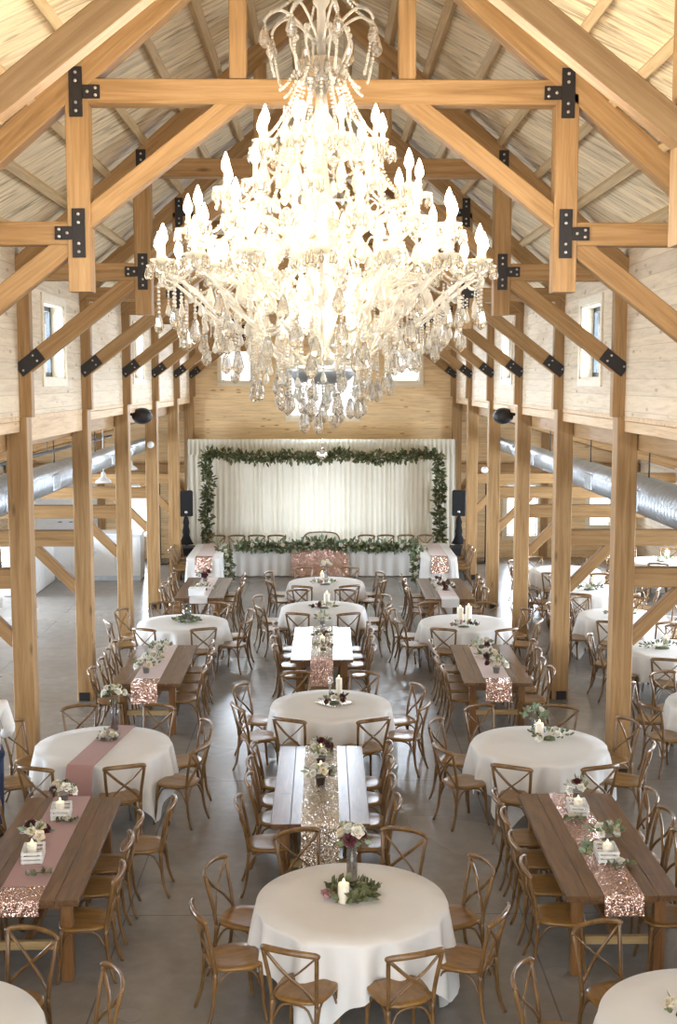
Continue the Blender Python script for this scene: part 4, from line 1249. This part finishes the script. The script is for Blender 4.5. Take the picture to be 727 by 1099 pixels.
# F3
for (cx, cy, s, tg) in ((66, 876, 0, 'far'), (36, 922, 3, 'near')):
    q = at(cx, cy, .768); rz = TAB['F3'][2]
    crate_simple(q, rz+.1, 'white slatted crate at the %s part of front left-row farm table' % tg)
    pillar_candle(q+Vector((-.01, 0, .012)), .13, .042, 'ivory candle in the %s crate on front left-row farm table' % tg, 'candles standing in crates')
    q2 = at(cx+2, cy-15, .768); posy(q2, 'burgundy and cream roses by %s crate on front left-row farm table' % tg, 'bcwcbwc', .10, .07, .085, 'bucket', 1.0, 20, seed=101+s)
    q3 = at(cx+6, cy+17 if tg == 'near' else cy+6, .768); sprig(q3, .3, 'green leaf sprig before %s crate on front left-row farm table' % tg, .2, 12, seed=5+s, rose='white' if tg == 'far' else None)
# F4
for (cx, cy, s, tg) in ((620, 872, 0, 'far'), (651, 921, 3, 'near')):
    q = at(cx, cy, .768); rz = TAB['F4'][2]
    crate_simple(q, rz-.05, 'white slatted crate at the %s part of front right-row farm table' % tg)
    pillar_candle(q+Vector((.0, -.03, .012)), .13, .042, 'ivory candle in the %s crate on front right-row farm table' % tg, 'candles standing in crates')
    q2 = at(cx, cy-14, .768); posy(q2, 'white and burgundy roses by %s crate on front right-row farm table' % tg, 'bwwwbw' if s == 0 else 'wwcwww', .10, .08, .085, 'bucket', .95, 24 if s == 0 else 60, ('leaf_grey', 'leaf'), seed=111+s, spread=1.2 if s == 0 else 1.7)
    q3 = at(cx+(-6 if s == 0 else 15), cy+8, .768); sprig(q3, .3, 'white rose on leaf sprig before %s crate on front right-row farm table' % tg, .18, 12, seed=15+s, rose='white')
sprig(at(631, 912, .768), 1.2, 'eucalyptus sprig trailing between crates on front right-row farm table', .26, 18, ('leaf_grey', 'leaf'), 31)
# F5/F6 rows of buckets
nm3 = ['near', 'middle', 'far']
for key, xs in (('F5', ((157, 722), (164.5, 709), (173, 697.5))), ('F6', ((533, 722), (525, 707), (518, 695)))):
    for i, (px, py) in enumerate(xs):
        posy(at(px, py, .768), '%s cluster in the row of white flowers on %s' % (nm3[i], TAB[key][3]), ('wwwwcww' if key == 'F5' else 'wcwbwc'), .14, .14, .09, 'bucket' if i == 0 else None, 1.1, 40, ('leaf', 'leaf_grey'), seed=121+i+(7 if key == 'F6' else 0), group='row of white flowers on '+TAB[key][3])
# F7/F8
o = thing('white_box', 'white box at near end of rear left-row farm table', 'box', loc_on('F7', -.05, -.95, .768), TAB['F7'][2])
mb = MB(); mb.box((0, 0, .06), (.30, .26, .12), bev=.006); mb.build('box_body', M['white_paint'], o)
mb = MB(); mb.box((0, 0, .13), (.32, .28, .03), bev=.006); mb.build('box_lid', M['white_paint'], o)
posy(loc_on('F7', .02, -.35, .768), 'white roses with leaves on rear left-row farm table', 'wwcww', .16, .14, .10, None, 1.1, 40, ('leaf', 'leaf_dark'), seed=131)
posy(loc_on('F7', -.05, .6, .768), 'dark and white anemone flowers at far part of rear left-row farm table', 'bwbw', .13, .12, .12, 'bucket', 1.3, 20, ('leaf_dark', 'leaf'), seed=132)
posy(loc_on('F8', -.04, .45, .768), 'dark and white flowers at far part of rear right-row farm table', 'bwbwb', .15, .14, .10, None, 1.2, 30, ('leaf_dark', 'leaf'), seed=141)
posy(loc_on('F8', .02, -.25, .768), 'burgundy and white flowers at middle of rear right-row farm table', 'bwwbbw', .17, .16, .10, None, 1.2, 30, ('leaf_dark', 'leaf'), seed=142)
# R9 edge detail, aisle tables
posy(at(733, 1090, ZT), 'dark rose cluster at the photo edge on right-corner round table', 'bcbw', .10, .08, .06, None, .9, 20, ('leaf_dark', 'leaf'), seed=151)
for key, px, py in (('A2', 711, 696), ('A3', 668, 661), ('A4', 633, 633), ('A6', 712, 603)):
    posy(at(px, py, ZT), 'low eucalyptus and white flower cluster on %s' % TAB[key][3], 'ww', .26, .12, .06, None, 1.0, 60, ('leaf_grey', 'leaf', 'leaf_dark'), seed=int(px))
    pillar_candle(at(px+4, py-3, ZT), .20 if key != 'A2' else .14, .05, 'ivory pillar candle on %s' % TAB[key][3])

# ------------------------------------------------------------------ garlands
def garland(name, label, pts, n, spread, L, lv, seed, flowers='', droop=0):
    o = thing(name, label, 'garland', pts[0])
    inv = o.matrix_basis.inverted(); rr = random.Random(seed)
    pts = [Vector(p) for p in pts]
    seg = [(pts[i+1]-pts[i]).length for i in range(len(pts)-1)]; T = sum(seg)
    def P(t):
        d = t*T
        for i, l in enumerate(seg):
            if d <= l: return pts[i].lerp(pts[i+1], d/l)
            d -= l
        return pts[-1].copy()
    mb = MB(); mb.tube([P(k/60) for k in range(61)], .012, 6); mb.build('vine', M['stem'], o, inv)
    mb = MB()
    for i in range(n):
        p = P((i+rr.random())/n)
        clump = .6+.6*abs(math.sin(i/n*T*4.1+seed))
        d = Vector((rr.gauss(0, 1), rr.gauss(-.35, .6), rr.gauss(-droop, 1)))
        d.normalize()
        leaf(mb, p+d*rr.uniform(0, spread)*clump, d+Vector((rr.uniform(-.6, .6), rr.uniform(-.4, .2), rr.uniform(-.6, .6))), L*rr.uniform(.7, 1.3), L*.55, rr, i % len(lv))
    q = mb.build('leaves', LV(*lv), o, inv); q['kind'] = 'stuff'
    for k, ch in enumerate(flowers):
        p = P((k+.5)/len(flowers))+Vector((rr.uniform(-.04, .04), -.09, rr.uniform(-.02, .05)))
        put('rose', ROSE[FL_N[ch]], o, inv @ Matrix.Translation(p) @ rot_to((0, -1, .6)) @ Matrix.Diagonal((1.1, 1.1, 1.1, 1)))
    return o
gy = 31.98
gp = [aty(x, y, gy) for x, y in ((222.5, 582), (222, 550), (224, 520), (221, 495), (224, 487), (245, 488), (262, 491), (290, 491.5), (305, 489), (325, 490.5), (347, 492), (362, 487), (385, 490), (405, 491.5), (430, 490), (448, 488), (462, 487), (471, 490), (472, 515), (471, 550), (472.5, 582))]
garland('leaf_garland', 'long leafy garland framing the ivory curtain', gp, 2300, .13, .135, ('leaf', 'leaf_dark', 'leaf_dark'), 5)
hy = 30.02
hp = [(aty(x, y, hy)) for x, y in ((254, 585), (275, 585.5), (300, 586), (330, 584), (347, 583), (375, 585), (395, 586), (420, 586), (446, 585))]
garland('leaf_garland', 'leafy garland with white roses along the head table edge', hp, 1000, .11, .13, ('leaf', 'leaf_dark', 'leaf_grey'), 6, 'wcwwcw', .2)
for s, ps, nm in ((-1, ((236, 581), (243, 590), (241, 604), (238, 617)), 'left-wing'), (1, ((446, 584), (453, 594), (458, 605), (459, 618)), 'right-wing')):
    yy = 28.9
    hp = [aty(x, y, yy+.05*i) for i, (x, y) in enumerate(ps)]
    xs = WG[s].location.x-s*.47
    hp = [Vector((aty(236 if s < 0 else 456, 583, 29.6).x, 29.55, .80)), Vector((xs-s*.0, 29.1, .76)), Vector((xs-s*.04, 28.75, .5)), Vector((xs-s*.06, 28.6, .16))]
    garland('leaf_garland', 'short cascading garland with white flowers over the %s table corner' % nm, hp, 300, .13, .11, ('leaf', 'leaf_grey', 'leaf_dark'), 8+s, 'wwcww', .6)

# ------------------------------------------------------------------ backdrop
r = thing('curtain_backdrop', 'tall ivory pleated curtain backdrop on poles behind the head table', 'curtain', (0, 32.3, 0))
xs = [aty(x, 550, 32.3).x for x in (203, 276, 347, 418, 487.5)]
def panel(x0, x1, z0, z1, y, seed, waves):
    mb = MB(); rr = random.Random(seed); ph = rr.uniform(0, 6)
    def fn(i, j):
        x = x0+(x1-x0)*i
        a = .03+.012*math.sin(7*i*PI+ph)
        return (x+.01*math.sin(j*3+i*9), y+a*math.sin(waves*2*PI*i+ph+.35*math.sin(5*i*PI))*(.6+.4*(1-j)), z0+(z1-z0)*j)
    mb.grid(fn, waves*8, 8)
    return mb
ztop = 3.34
for k in range(4): panel(xs[k]-.02, xs[k+1]+.02, .02, ztop-.03, .0+.015*(k % 2), k, 13).build('curtain_panel', M['curtain'], r)
panel(xs[0], xs[4], ztop-.42, ztop, -.05, 9, 60).build('valance', M['curtain'], r)
for x in (xs[0]-.03, xs[4]+.03):
    mb = MB(); mb.tube([(x, .06, 0), (x, .06, ztop-.02)], .02, 8); mb.box((x, .06, .015), (.4, .4, .02)); mb.build('pole', M['bolt'], r)
mb = MB(); mb.tube([(xs[0]-.03, .06, ztop-.04), (xs[4]+.03, .06, ztop-.04)], .016, 8); mb.build('crossbar', M['bolt'], r)

# ------------------------------------------------------------------ loudspeakers
for s, px, k in ((-1, 199.5, 'left-side'), (1, 493, 'right-side')):
    a = aty(px, 540, 31.6)
    st = thing('speaker_stand', 'black cloth-wrapped speaker stand beside the %s end of the curtain' % k, 'speaker stand', (a.x, 31.6, 0), 0, 'speaker stands')
    mb = MB(); mb.tube([(0, 0, .03), (0, 0, 1.355)], .022, 10); mb.build('pole', M['black'], st)
    mb = MB(); mb.lathe([(.20, .62), (.15, .7), (.085, .85), (.10, .95), (.07, 1.1), (.085, 1.2), (.05, 1.33), (.03, 1.345)], n=18); mb.build('cloth_wrap', M['blackcloth'], st)
    for j in range(3):
        th = j*2*PI/3+.4; mb = MB(); mb.tube([(0, 0, .60), (.42*math.cos(th), .42*math.sin(th), .012)], .012, 6); mb.build('leg', M['black'], st)
    sp = thing('loudspeaker', 'black loudspeaker raised on stand beside the %s end of the curtain' % k, 'loudspeaker', (a.x, 31.6, 1.36), -s*.15, 'loudspeakers')
    mb = MB(); mb.box((0, 0, .335), (.36, .34, .66), bev=.02); mb.build('cabinet', M['black'], sp)
    mb = MB(); mb.box((0, -.174, .335), (.32, .012, .60), bev=.004); mb.build('grille', M['blackcloth'], sp)
    mb = MB(); mb.lathe([(0, 0), (.04, 0), (.04, .01), (0, .01)], (0, -.181, .12), 12, M=Matrix.Rotation(PI/2, 4, 'X')); mb.build('badge', M['bolt'], sp)
    sb = thing('subwoofer', 'black subwoofer box on the floor by the %s speaker stand' % k, 'loudspeaker', (a.x-s*.02, 31.05, 0), 0, 'floor subwoofers')
    mb = MB(); mb.box((0, 0, .32), (.5, .5, .62), bev=.015); mb.build('cabinet', M['black'], sb)
    mb = MB(); mb.box((0, -.254, .32), (.45, .012, .56), bev=.004); mb.build('grille', M['blackcloth'], sb)

# thin dark lamp stands at the aisle ends
for px, s, k in ((180-5, -1, 'left-side'), (519, 1, 'right-side')):
    a = at(px, 602, 0)
    o = thing('pole_stand', 'thin dark pole on flat base by the end wall, %s aisle' % k, 'stand', (a.x, 32.3, 0), 0, 'thin dark poles')
    mb = MB(); mb.tube([(0, 0, .02), (0, 0, 2.3)], .018, 8); mb.build('pole', M['steel'], o)
    mb = MB(); mb.box((0, 0, .012), (.42, .42, .024), bev=.004); mb.build('base_plate', M['steel'], o)

# ------------------------------------------------------------------ chandelier
CY = 8.6
c0 = aty(345.5, 300, CY)
def cz(y): return aty(345, y, CY).z
pxm = (aty(445, 290, CY).x-aty(345, 290, CY).x)/100
ch = thing('crystal_chandelier', 'huge lit crystal chandelier with tiers of flame bulbs above the hall', 'chandelier', (c0.x, CY, cz(490)))
chi = Matrix.Translation((0, 0, -cz(490)))
def cpart(mb, name, mat, parent=None):
    return mb.build(name, mat, parent or ch, chi if parent is None else Matrix.Identity(4))
def drop_mb(mb, p, L, w, n=8, m=0):
    x, y, z = p
    mb.lathe([(0, 0), (w*.16, -.03*L), (w*.30, -.22*L), (w*.5, -.66*L), (w*.38, -.84*L), (w*.14, -.96*L), (0, -L)], (x, y, z), n, m, False)
def beads(mb, a, b, r, sag=0, m=0):
    a, b = Vector(a), Vector(b); L = (b-a).length+sag*.8
    n = max(2, int(L/(r*2.15)))
    for i in range(n):
        t = (i+.5)/n; p = a.lerp(b, t); p.z -= sag*4*t*(1-t)
        mb.ball(p, r*1.0, 6, 4, m, False)
# column
mb = MB()
zb = cz(395)
prof = [(.0, zb-.10), (.06, zb-.10), (.16, zb-.02), (.20, zb+.05), (.12, zb+.08), (.05, zb+.14), (.09, zb+.3), (.14, zb+.45), (.08, zb+.6), (.045, zb+.75), (.10, zb+.95), (.13, zb+1.08), (.06, zb+1.2), (.04, zb+1.4), (.09, zb+1.55), (.11, zb+1.65), (.05, zb+1.75), (.03, zb+1.95), (.03, cz(102)), (.03, cz(55)), (.03, cz(10)), (.06, cz(2)), (.03, cz(-20)), (.02, cz(-60)), (0, cz(-60))]
mb.lathe(prof, n=18); cpart(mb, 'centre_column', M['crystal_milk'])
mb = MB(); mb.lathe([(.0, zb-.12), (.19, zb-.09), (.25, zb-.03), (.25, zb+.0), (.2, zb+.02), (0, zb+.02)], n=28); cpart(mb, 'bottom_bowl', M['galv'])
mb = MB(); mb.lathe([(0, cz(101)), (.05, cz(99)), (.12, cz(90)), (.155, cz(76)), (.165, cz(66)), (.15, cz(66)), (.11, cz(86)), (0, cz(95))], n=16, smooth=False)
for k in range(14): drop_mb(mb, (.165*math.cos(k*PI/7), .165*math.sin(k*PI/7), cz(68)), .12, .05, 6)
cpart(mb, 'crown_bowl', M['crystal'])
mb = MB(); mb.tube([(0, 0, cz(-60)), (0, 0, 9.2)], .018, 8); cpart(mb, 'hanging_rod', M['armgold'])
tiers = [(16, 1.135, cz(286), cz(352), 0.0, .42), (10, .78, cz(276), cz(330), .3, .1), (14, .925, cz(238), zb+.50, .1, .05), (11, .68, cz(198), zb+.92, .05, .05), (9, .43, cz(148), zb+1.45, .2, .04)]
arm_protos = []
dish = MB(); dish.lathe([(.02, -.012), (.055, -.004), (.088, .018), (.092, .026), (.084, .024), (.05, .006), (.0, .004)], n=14)
dish_me = dish.mesh('drip_dish', M['crystal_milk'])
fr = MB()
for k in range(8):
    a = k*2*PI/8; drop_mb(fr, (.086*math.cos(a), .086*math.sin(a), .012), .085, .036, 6)
fr_me = fr.mesh('prism_fringe', M['crystal'])
sl = MB(); sl.lathe([(.0, .02), (.028, .02), (.03, .035), (.017, .05), (.015, .13), (0, .13)], n=10); sl_me = sl.mesh('candle_sleeve', M['sleeve'])
fb = MB(); fb.lathe([(0, .125), (.014, .128), (.028, .152), (.031, .170), (.024, .203), (.012, .235), (.004, .255), (0, .262)], n=12); fb_me = fb.mesh('flame_bulb', M['bulb'])
sw = MB(); updrops = MB()
swn = MB()
for ti, (n, R_, zt, zh, off, r0) in enumerate(tiers):
    zt -= .08 if ti else .02
    w_ = R_-r0
    pts = smooth_path([(r0, 0, zh), (r0+w_*.22, 0, zh-.03), (r0+w_*.5, 0, zh+.03+(zt-zh)*.15), (r0+w_*.75, 0, zh+(zt-zh)*.62), (r0+w_*.90, 0, zt-.075), (r0+w_*.985, 0, zt-.05), (R_, 0, zt)], 4)
    am = MB(); am.tube(pts, [.015-.005*i/(len(pts)-1) for i in range(len(pts))], 7)
    sc = smooth_path([(R_*.55, 0, zh+(zt-zh)*.2), (R_*.66, 0, zh+(zt-zh)*.62), (R_*.55, 0, zh+(zt-zh)*.85), (R_*.46, 0, zh+(zt-zh)*.62)], 4)
    am.tube(sc, .007, 6)
    am_me = am.mesh('candle_arm', M['crystal_milk'])
    for k in range(n):
        th = 2*PI*(k+off)/n
        o = put('candle_arm', am_me, ch, chi @ Matrix.Rotation(th, 4, 'Z'))
        jz = .035*(k % 2)
        T = Matrix.Translation((R_, 0, zt))
        for nm, me in (('drip_dish', dish_me), ('prism_fringe', fr_me), ('candle_sleeve', sl_me), ('flame_bulb', fb_me)):
            put(nm, me, o, T)
        e = Vector((R_*math.cos(th), R_*math.sin(th), zt-.03))
        e2 = Vector((R_*math.cos(th+2*PI/n), R_*math.sin(th+2*PI/n), zt-.03))
        beads(sw, e, e2, .012, .09)
        # swag up to the tier above
        if ti < 4:
            n2, R2, zt2 = tiers[ti+1][:3]
            if ti == 0: n2, R2, zt2 = tiers[2][:3]
            t2 = th
            u = Vector((R2*.9*math.cos(t2), R2*.9*math.sin(t2), zt2-.12))
            beads(sw, e, u, .011, .10)
        if ti > 0:
            beads(updrops, e, e-Vector((0, 0, .12)), .010); drop_mb(updrops, e-Vector((0, 0, .12)), .13, .07, 6)
            h = Vector((R_*.6*math.cos(th+.2), R_*.6*math.sin(th+.2), zh+(zt-zh)*.35))
            beads(updrops, h, h-Vector((0, 0, .10)), .010); drop_mb(updrops, h-Vector((0, 0, .10)), .13, .07, 6)
for k in range(12):
    th = 2*PI*k/12
    hb = MB(); hb.tube([Matrix.Rotation(th, 3, 'Z') @ p for p in smooth_path([(.14, 0, cz(394)), (.30, 0, cz(386)), (.45, 0, cz(362)), (.50, 0, cz(328)), (.42, 0, cz(288)), (.22, 0, cz(248)), (.08, 0, cz(236))], 4)], .012, 6)
    cpart(hb, 'basket_hoop', M['crystal_milk'])
    for j in range(3):
        t2 = 2*PI*(k+.5)/12
        a = Vector((.46*math.cos(th), .46*math.sin(th), cz(340-20*j))); b = Vector((.46*math.cos(t2*1.0+.26), .46*math.sin(t2+.26), cz(340-20*j)))
        beads(sw, a, b, .012, .08)
# inner chains from the top bowl to every tier
for k in range(16):
    th = 2*PI*k/16
    a = Vector((.16*math.cos(th), .16*math.sin(th), cz(88)))
    b = Vector((.40*math.cos(th), .40*math.sin(th), cz(150)))
    beads(sw, a, b, .011, .06)
o = cpart(sw, 'bead_swags', M['crystal_milk']); o['kind'] = 'stuff'
o = cpart(updrops, 'upper_crystal_drops', M['crystal_milk']); o['kind'] = 'stuff'
# hanging strands below
def env(r): 
    P = [(0, cz(472)), (.13, cz(470)), (.29, cz(456)), (.53, cz(430)), (.69, cz(410)), (.85, cz(393)), (.98, cz(380)), (1.14, cz(360)), (1.3, cz(350))]
    for (a, za), (b, zb_) in zip(P, P[1:]):
        if r <= b: return za+(zb_-za)*(r-a)/(b-a)
    return P[-1][1]
def armz(r): return cz(392) + (cz(352)-cz(392))*min(1, r/.45) if r < .45 else cz(354)+(cz(303)-cz(354))*min(1, (r-.45)/.68)**1.4
rc = random.Random(5)
for (r_, n) in ((1.13, 16), (.98, 16), (.83, 15), (.67, 14), (.48, 14), (.29, 10), (.13, 6)):
    for k in range(n):
        th = 2*PI*(k+rc.uniform(-.15, .15)+.25*(r_*10 % 2))/n
        x, y = r_*math.cos(th), r_*math.sin(th)
        z1 = env(r_)+rc.uniform(0, .10); z0 = armz(r_)-.01
        L = rc.uniform(.135, .17)
        z0 = max(z0, z1+L+.05)
        mb = MB(); beads(mb, (x, y, z0), (x, y, z1+L), .0115)
        s_ = cpart(mb, 'bead_strand', M['crystal_milk'])
        mb = MB(); drop_mb(mb, (x, y, z1+L), L, L*.52, 8); cpart(mb, 'crystal_drop', M['crystal'], s_)
ib = MB(); ib.lathe([(0, -.06), (.016, -.055), (.028, -.03), (.031, 0), (.02, .045), (.006, .075), (0, .08)], n=10); ib_me = ib.mesh('inner_bulb', M['bulb'])
for k in range(9):
    th = 2*PI*k/9
    put('inner_bulb', ib_me, ch, chi @ Matrix.Translation((.27*math.cos(th), .27*math.sin(th), cz(340 if k % 2 else 310))))
# finial ball
mb = MB(); beads(mb, (0, 0, cz(470)), (0, 0, cz(482)), .009); cpart(mb, 'bead_strand', M['crystal'])
mb = MB(); mb.ball((0, 0, cz(487)), .04, 12, 8, 0, False); cpart(mb, 'finial_ball', M['crystal'])
# extra fringe rows (uncountable small crystals)
fx = MB()
for (r_, n, dz) in ((1.05, 26, .10), (.88, 22, .13), (.70, 18, .16), (.52, 18, .2), (.36, 14, .24), (.2, 10, .26)):
    for k in range(n):
        th = 2*PI*(k+rc.random())/n; q = r_+rc.uniform(-.06, .06)
        z0 = armz(q)-rc.uniform(.0, .05)
        beads(fx, (q*math.cos(th), q*math.sin(th), z0), (q*math.cos(th), q*math.sin(th), z0-dz), .008)
        drop_mb(fx, (q*math.cos(th), q*math.sin(th), z0-dz), .08, .045, 6)
for t in range(70):
    th = rc.uniform(0, 2*PI); zz = rc.uniform(zb+.15, cz(130)); lim = .95-(zz-zb)*.42
    q = rc.uniform(.15, max(.2, lim))
    drop_mb(fx, (q*math.cos(th), q*math.sin(th), zz), .11, .06, 6)
    beads(fx, (q*math.cos(th), q*math.sin(th), zz+.16), (q*math.cos(th), q*math.sin(th), zz), .009)
o = cpart(fx, 'small_crystal_fringe', M['crystal_milk']); o['kind'] = 'stuff'
# crown
zc_ = cz(18)
for k in range(8):
    th = 2*PI*(k+.35)/8
    am = MB()
    am.tube(smooth_path([(.04, 0, zc_-.18), (.16, 0, zc_-.05), (.28, 0, zc_+.02), (.37, 0, zc_-.02), (.40, 0, zc_-.07)], 4), .010, 6)
    o = am.build('crown_arm', M['crystal_milk'], ch, chi @ Matrix.Rotation(th, 4, 'Z'))
    d = MB(); drop_mb(d, (.40, 0, zc_-.09), .15, .085, 8); d.build('crystal_drop', M['crystal'], o)
    for (p_, q_, r_, g_) in (((.40, 0, zc_-.04), (.33, 0, cz(86)), .011, .05), ((.36, 0, zc_), (.10, 0, cz(-20)), .011, .04), ((.17, 0, cz(72)), (.30, 0, cz(100)), .012, .03)):
        b_ = MB(); beads(b_, p_, q_, r_, g_); b_.build('bead_strand', M['crystal_milk'], o)
    u = MB(); u.tube(smooth_path([(.15, 0, cz(72)), (.20, 0, cz(58)), (.22, 0, cz(45)), (.20, 0, cz(38))], 3), .009, 6); u.ball((.20, 0, cz(36)), .022, 8, 6); u.build('crown_spike', M['crystal_milk'], o)

# ------------------------------------------------------------------ person at the left edge
def skin_obj(name, verts, edges, radii, mat, parent, sub=1, root=0):
    me = bpy.data.meshes.new(name); me.from_pydata(verts, edges, [])
    o = bpy.data.objects.new(name, me); COL.objects.link(o); o.parent = parent
    me.materials.append(mat)
    o.modifiers.new('skin', 'SKIN'); 
    for i, r_ in enumerate(radii):
        rr = r_ if isinstance(r_, tuple) else (r_, r_)
        me.skin_vertices[0].data[i].radius = rr
    me.skin_vertices[0].data[root].use_root = True
    sm = o.modifiers.new('sub', 'SUBSURF'); sm.levels = sub; sm.render_levels = sub+1
    o.modifiers['skin'].use_smooth_shade = True
    return o
per = thing('person', 'person in white long-sleeved shirt and blue jeans standing at the photo edge', 'person', (-3.63, 12.7, 0), rad(20))
bv = [(0, 0, .95), (0, 0, 1.10), (0, 0, 1.28), (0, 0, 1.44), (0, -.005, 1.53), (0, .01, 1.62), (0, .012, 1.72),
      (-.19, 0, 1.43), (-.255, -.02, 1.16), (-.20, .20, 1.04), (.19, 0, 1.43), (.255, -.02, 1.16), (.20, .20, 1.04),
      (-.10, 0, .88), (-.11, .01, .50), (-.11, -.02, .09), (-.12, .14, .04), (.10, 0, .88), (.11, .01, .50), (.11, -.02, .09), (.12, .14, .04)]
be = [(0, 1), (1, 2), (2, 3), (3, 4), (4, 5), (5, 6), (3, 7), (7, 8), (8, 9), (3, 10), (10, 11), (11, 12), (0, 13), (13, 14), (14, 15), (15, 16), (0, 17), (17, 18), (18, 19), (19, 20)]
br_ = [(.15, .10), (.13, .10), (.15, .11), (.12, .09), .055, .085, .075, .06, .045, .032, .06, .045, .032, .085, .06, .04, .035, .085, .06, .04, .035]
skin_obj('body', bv, be, br_, M['skin'], per)
for s in (-1, 1):
    fv = [(s*.20, .20, 1.04), (s*.165, .265, 1.02)]; fe = [(0, 1)]; frr = [.028, .034]
    for i, (dz, L) in enumerate(((.024, .065), (.008, .075), (-.008, .072), (-.024, .055))):
        k = len(fv); fv += [(s*.150, .292, 1.02+dz), (s*.115, .292+L*.35, 1.015+dz), (s*.075, .285+L*.3, 1.01+dz)]
        fe += [(1, k), (k, k+1), (k+1, k+2)]; frr += [.010, .0085, .007]
    k = len(fv); fv += [(s*.150, .262, 1.055), (s*.115, .275, 1.065)]; fe += [(1, k), (k, k+1)]; frr += [.011, .009]
    skin_obj('hand', fv, fe, frr, M['skin'], per)
sv = [(0, 0, .93), (0, 0, 1.10), (0, 0, 1.28), (0, 0, 1.43), (0, 0, 1.48), (-.19, 0, 1.425), (-.26, -.02, 1.155), (-.205, .185, 1.05), (.19, 0, 1.425), (.26, -.02, 1.155), (.205, .185, 1.05)]
skin_obj('shirt', sv, [(0, 1), (1, 2), (2, 3), (3, 4), (3, 5), (5, 6), (6, 7), (3, 8), (8, 9), (9, 10)], [(.185, .135), (.165, .13), (.175, .135), (.14, .11), .07, .085, .068, .048, .085, .068, .048], M['shirt'], per)
jv = [(0, 0, .96), (-.10, 0, .87), (-.112, .01, .50), (-.112, -.02, .10), (.10, 0, .87), (.112, .01, .50), (.112, -.02, .10)]
skin_obj('jeans', jv, [(0, 1), (1, 2), (2, 3), (0, 4), (4, 5), (5, 6)], [(.165, .12), .10, .075, .062, .10, .075, .062], M['jeans'], per)
mb = MB(); mb.lathe([(.04, -.08), (.085, -.04), (.098, .02), (.09, .075), (.05, .105), (0, .115)], (0, -.012, 1.69), 18, sy=1.12); mb.build('hair', M['hair'], per)
for s in (-1, 1):
    mb = MB(); mb.ball((s*.032, .088, 1.665), .012, 10, 6); mb.build('eye', M['eye'], per)
    mb = MB(); mb.box((s*.117, .05, .04), (.10, .29, .075), bev=.025); mb.build('shoe', M['shoe'], per)
mb = MB(); mb.lathe([(0, .02), (.012, .012), (.017, -.02), (0, -.026)], (0, .098, 1.64), 8); mb.build('nose', M['skin'], per)
mb = MB(); mb.tube([(-.025, .09, 1.595), (0, .098, 1.593), (.025, .09, 1.595)], .006, 6); mb.build('mouth', M['pink_petal'], per)

# ------------------------------------------------------------------ light
w = bpy.data.worlds.new('daylight'); S.world = w; w.use_nodes = True
nt = w.node_tree; nt.nodes.clear()
wo = nt.nodes.new('ShaderNodeOutputWorld'); bg = nt.nodes.new('ShaderNodeBackground')
bg.inputs[0].default_value = (.90, .95, 1.0, 1); bg.inputs[1].default_value = 2.9
nt.links.new(bg.outputs[0], wo.inputs[0])

def daylight(loc, sx, sy, d, power, col=(.74, .86, 1.0)):
    l = bpy.data.lights.new('window_daylight', 'AREA'); l.shape = 'RECTANGLE'; l.size = sx; l.size_y = sy; l.energy = power; l.color = col
    o = bpy.data.objects.new('window_daylight', l); COL.objects.link(o)
    o.location = loc; o.rotation_euler = Vector(d).to_track_quat('-Z', 'Y').to_euler()
for s in (-1, 1):
    for k in range(5):
        zz = 1.45 if s > 0 else 1.2
        daylight((s*(OX+.25), TY[k]+1.9, zz), 2.1, 1.8 if s > 0 else 2.3, (-s, 0, 0), (280, 340, 480, 620, 700)[k])
    for y in SIDE_WIN: daylight((s*(WX+.35), y, 5.42), 1.2, 1.0, (-s, 0, 0), 170)
for h in bh:
    if h[0] == -7.9: continue
    daylight(((h[0]+h[1])/2, BY+.3, (h[2]+h[3])/2), h[1]-h[0], h[3]-h[2], (0, -1, 0), (3 if h in bh[4:7] else 90)*(h[1]-h[0])*(h[3]-h[2]))
S.view_settings.view_transform = 'Standard'
S.view_settings.look = 'None'
S.view_settings.gamma = 1
S.view_settings.use_curve_mapping = False
S.view_settings.exposure = 0.75
S.cycles.use_denoising = True
S.cycles.max_bounces = 14
S.cycles.transparent_max_bounces = 16
S.cycles.transmission_bounces = 12
S.cycles.glossy_bounces = 4
S.cycles.diffuse_bounces = 4
S.cycles.sample_clamp_indirect = 6
S.cycles.caustics_reflective = False
S.cycles.caustics_refractive = False
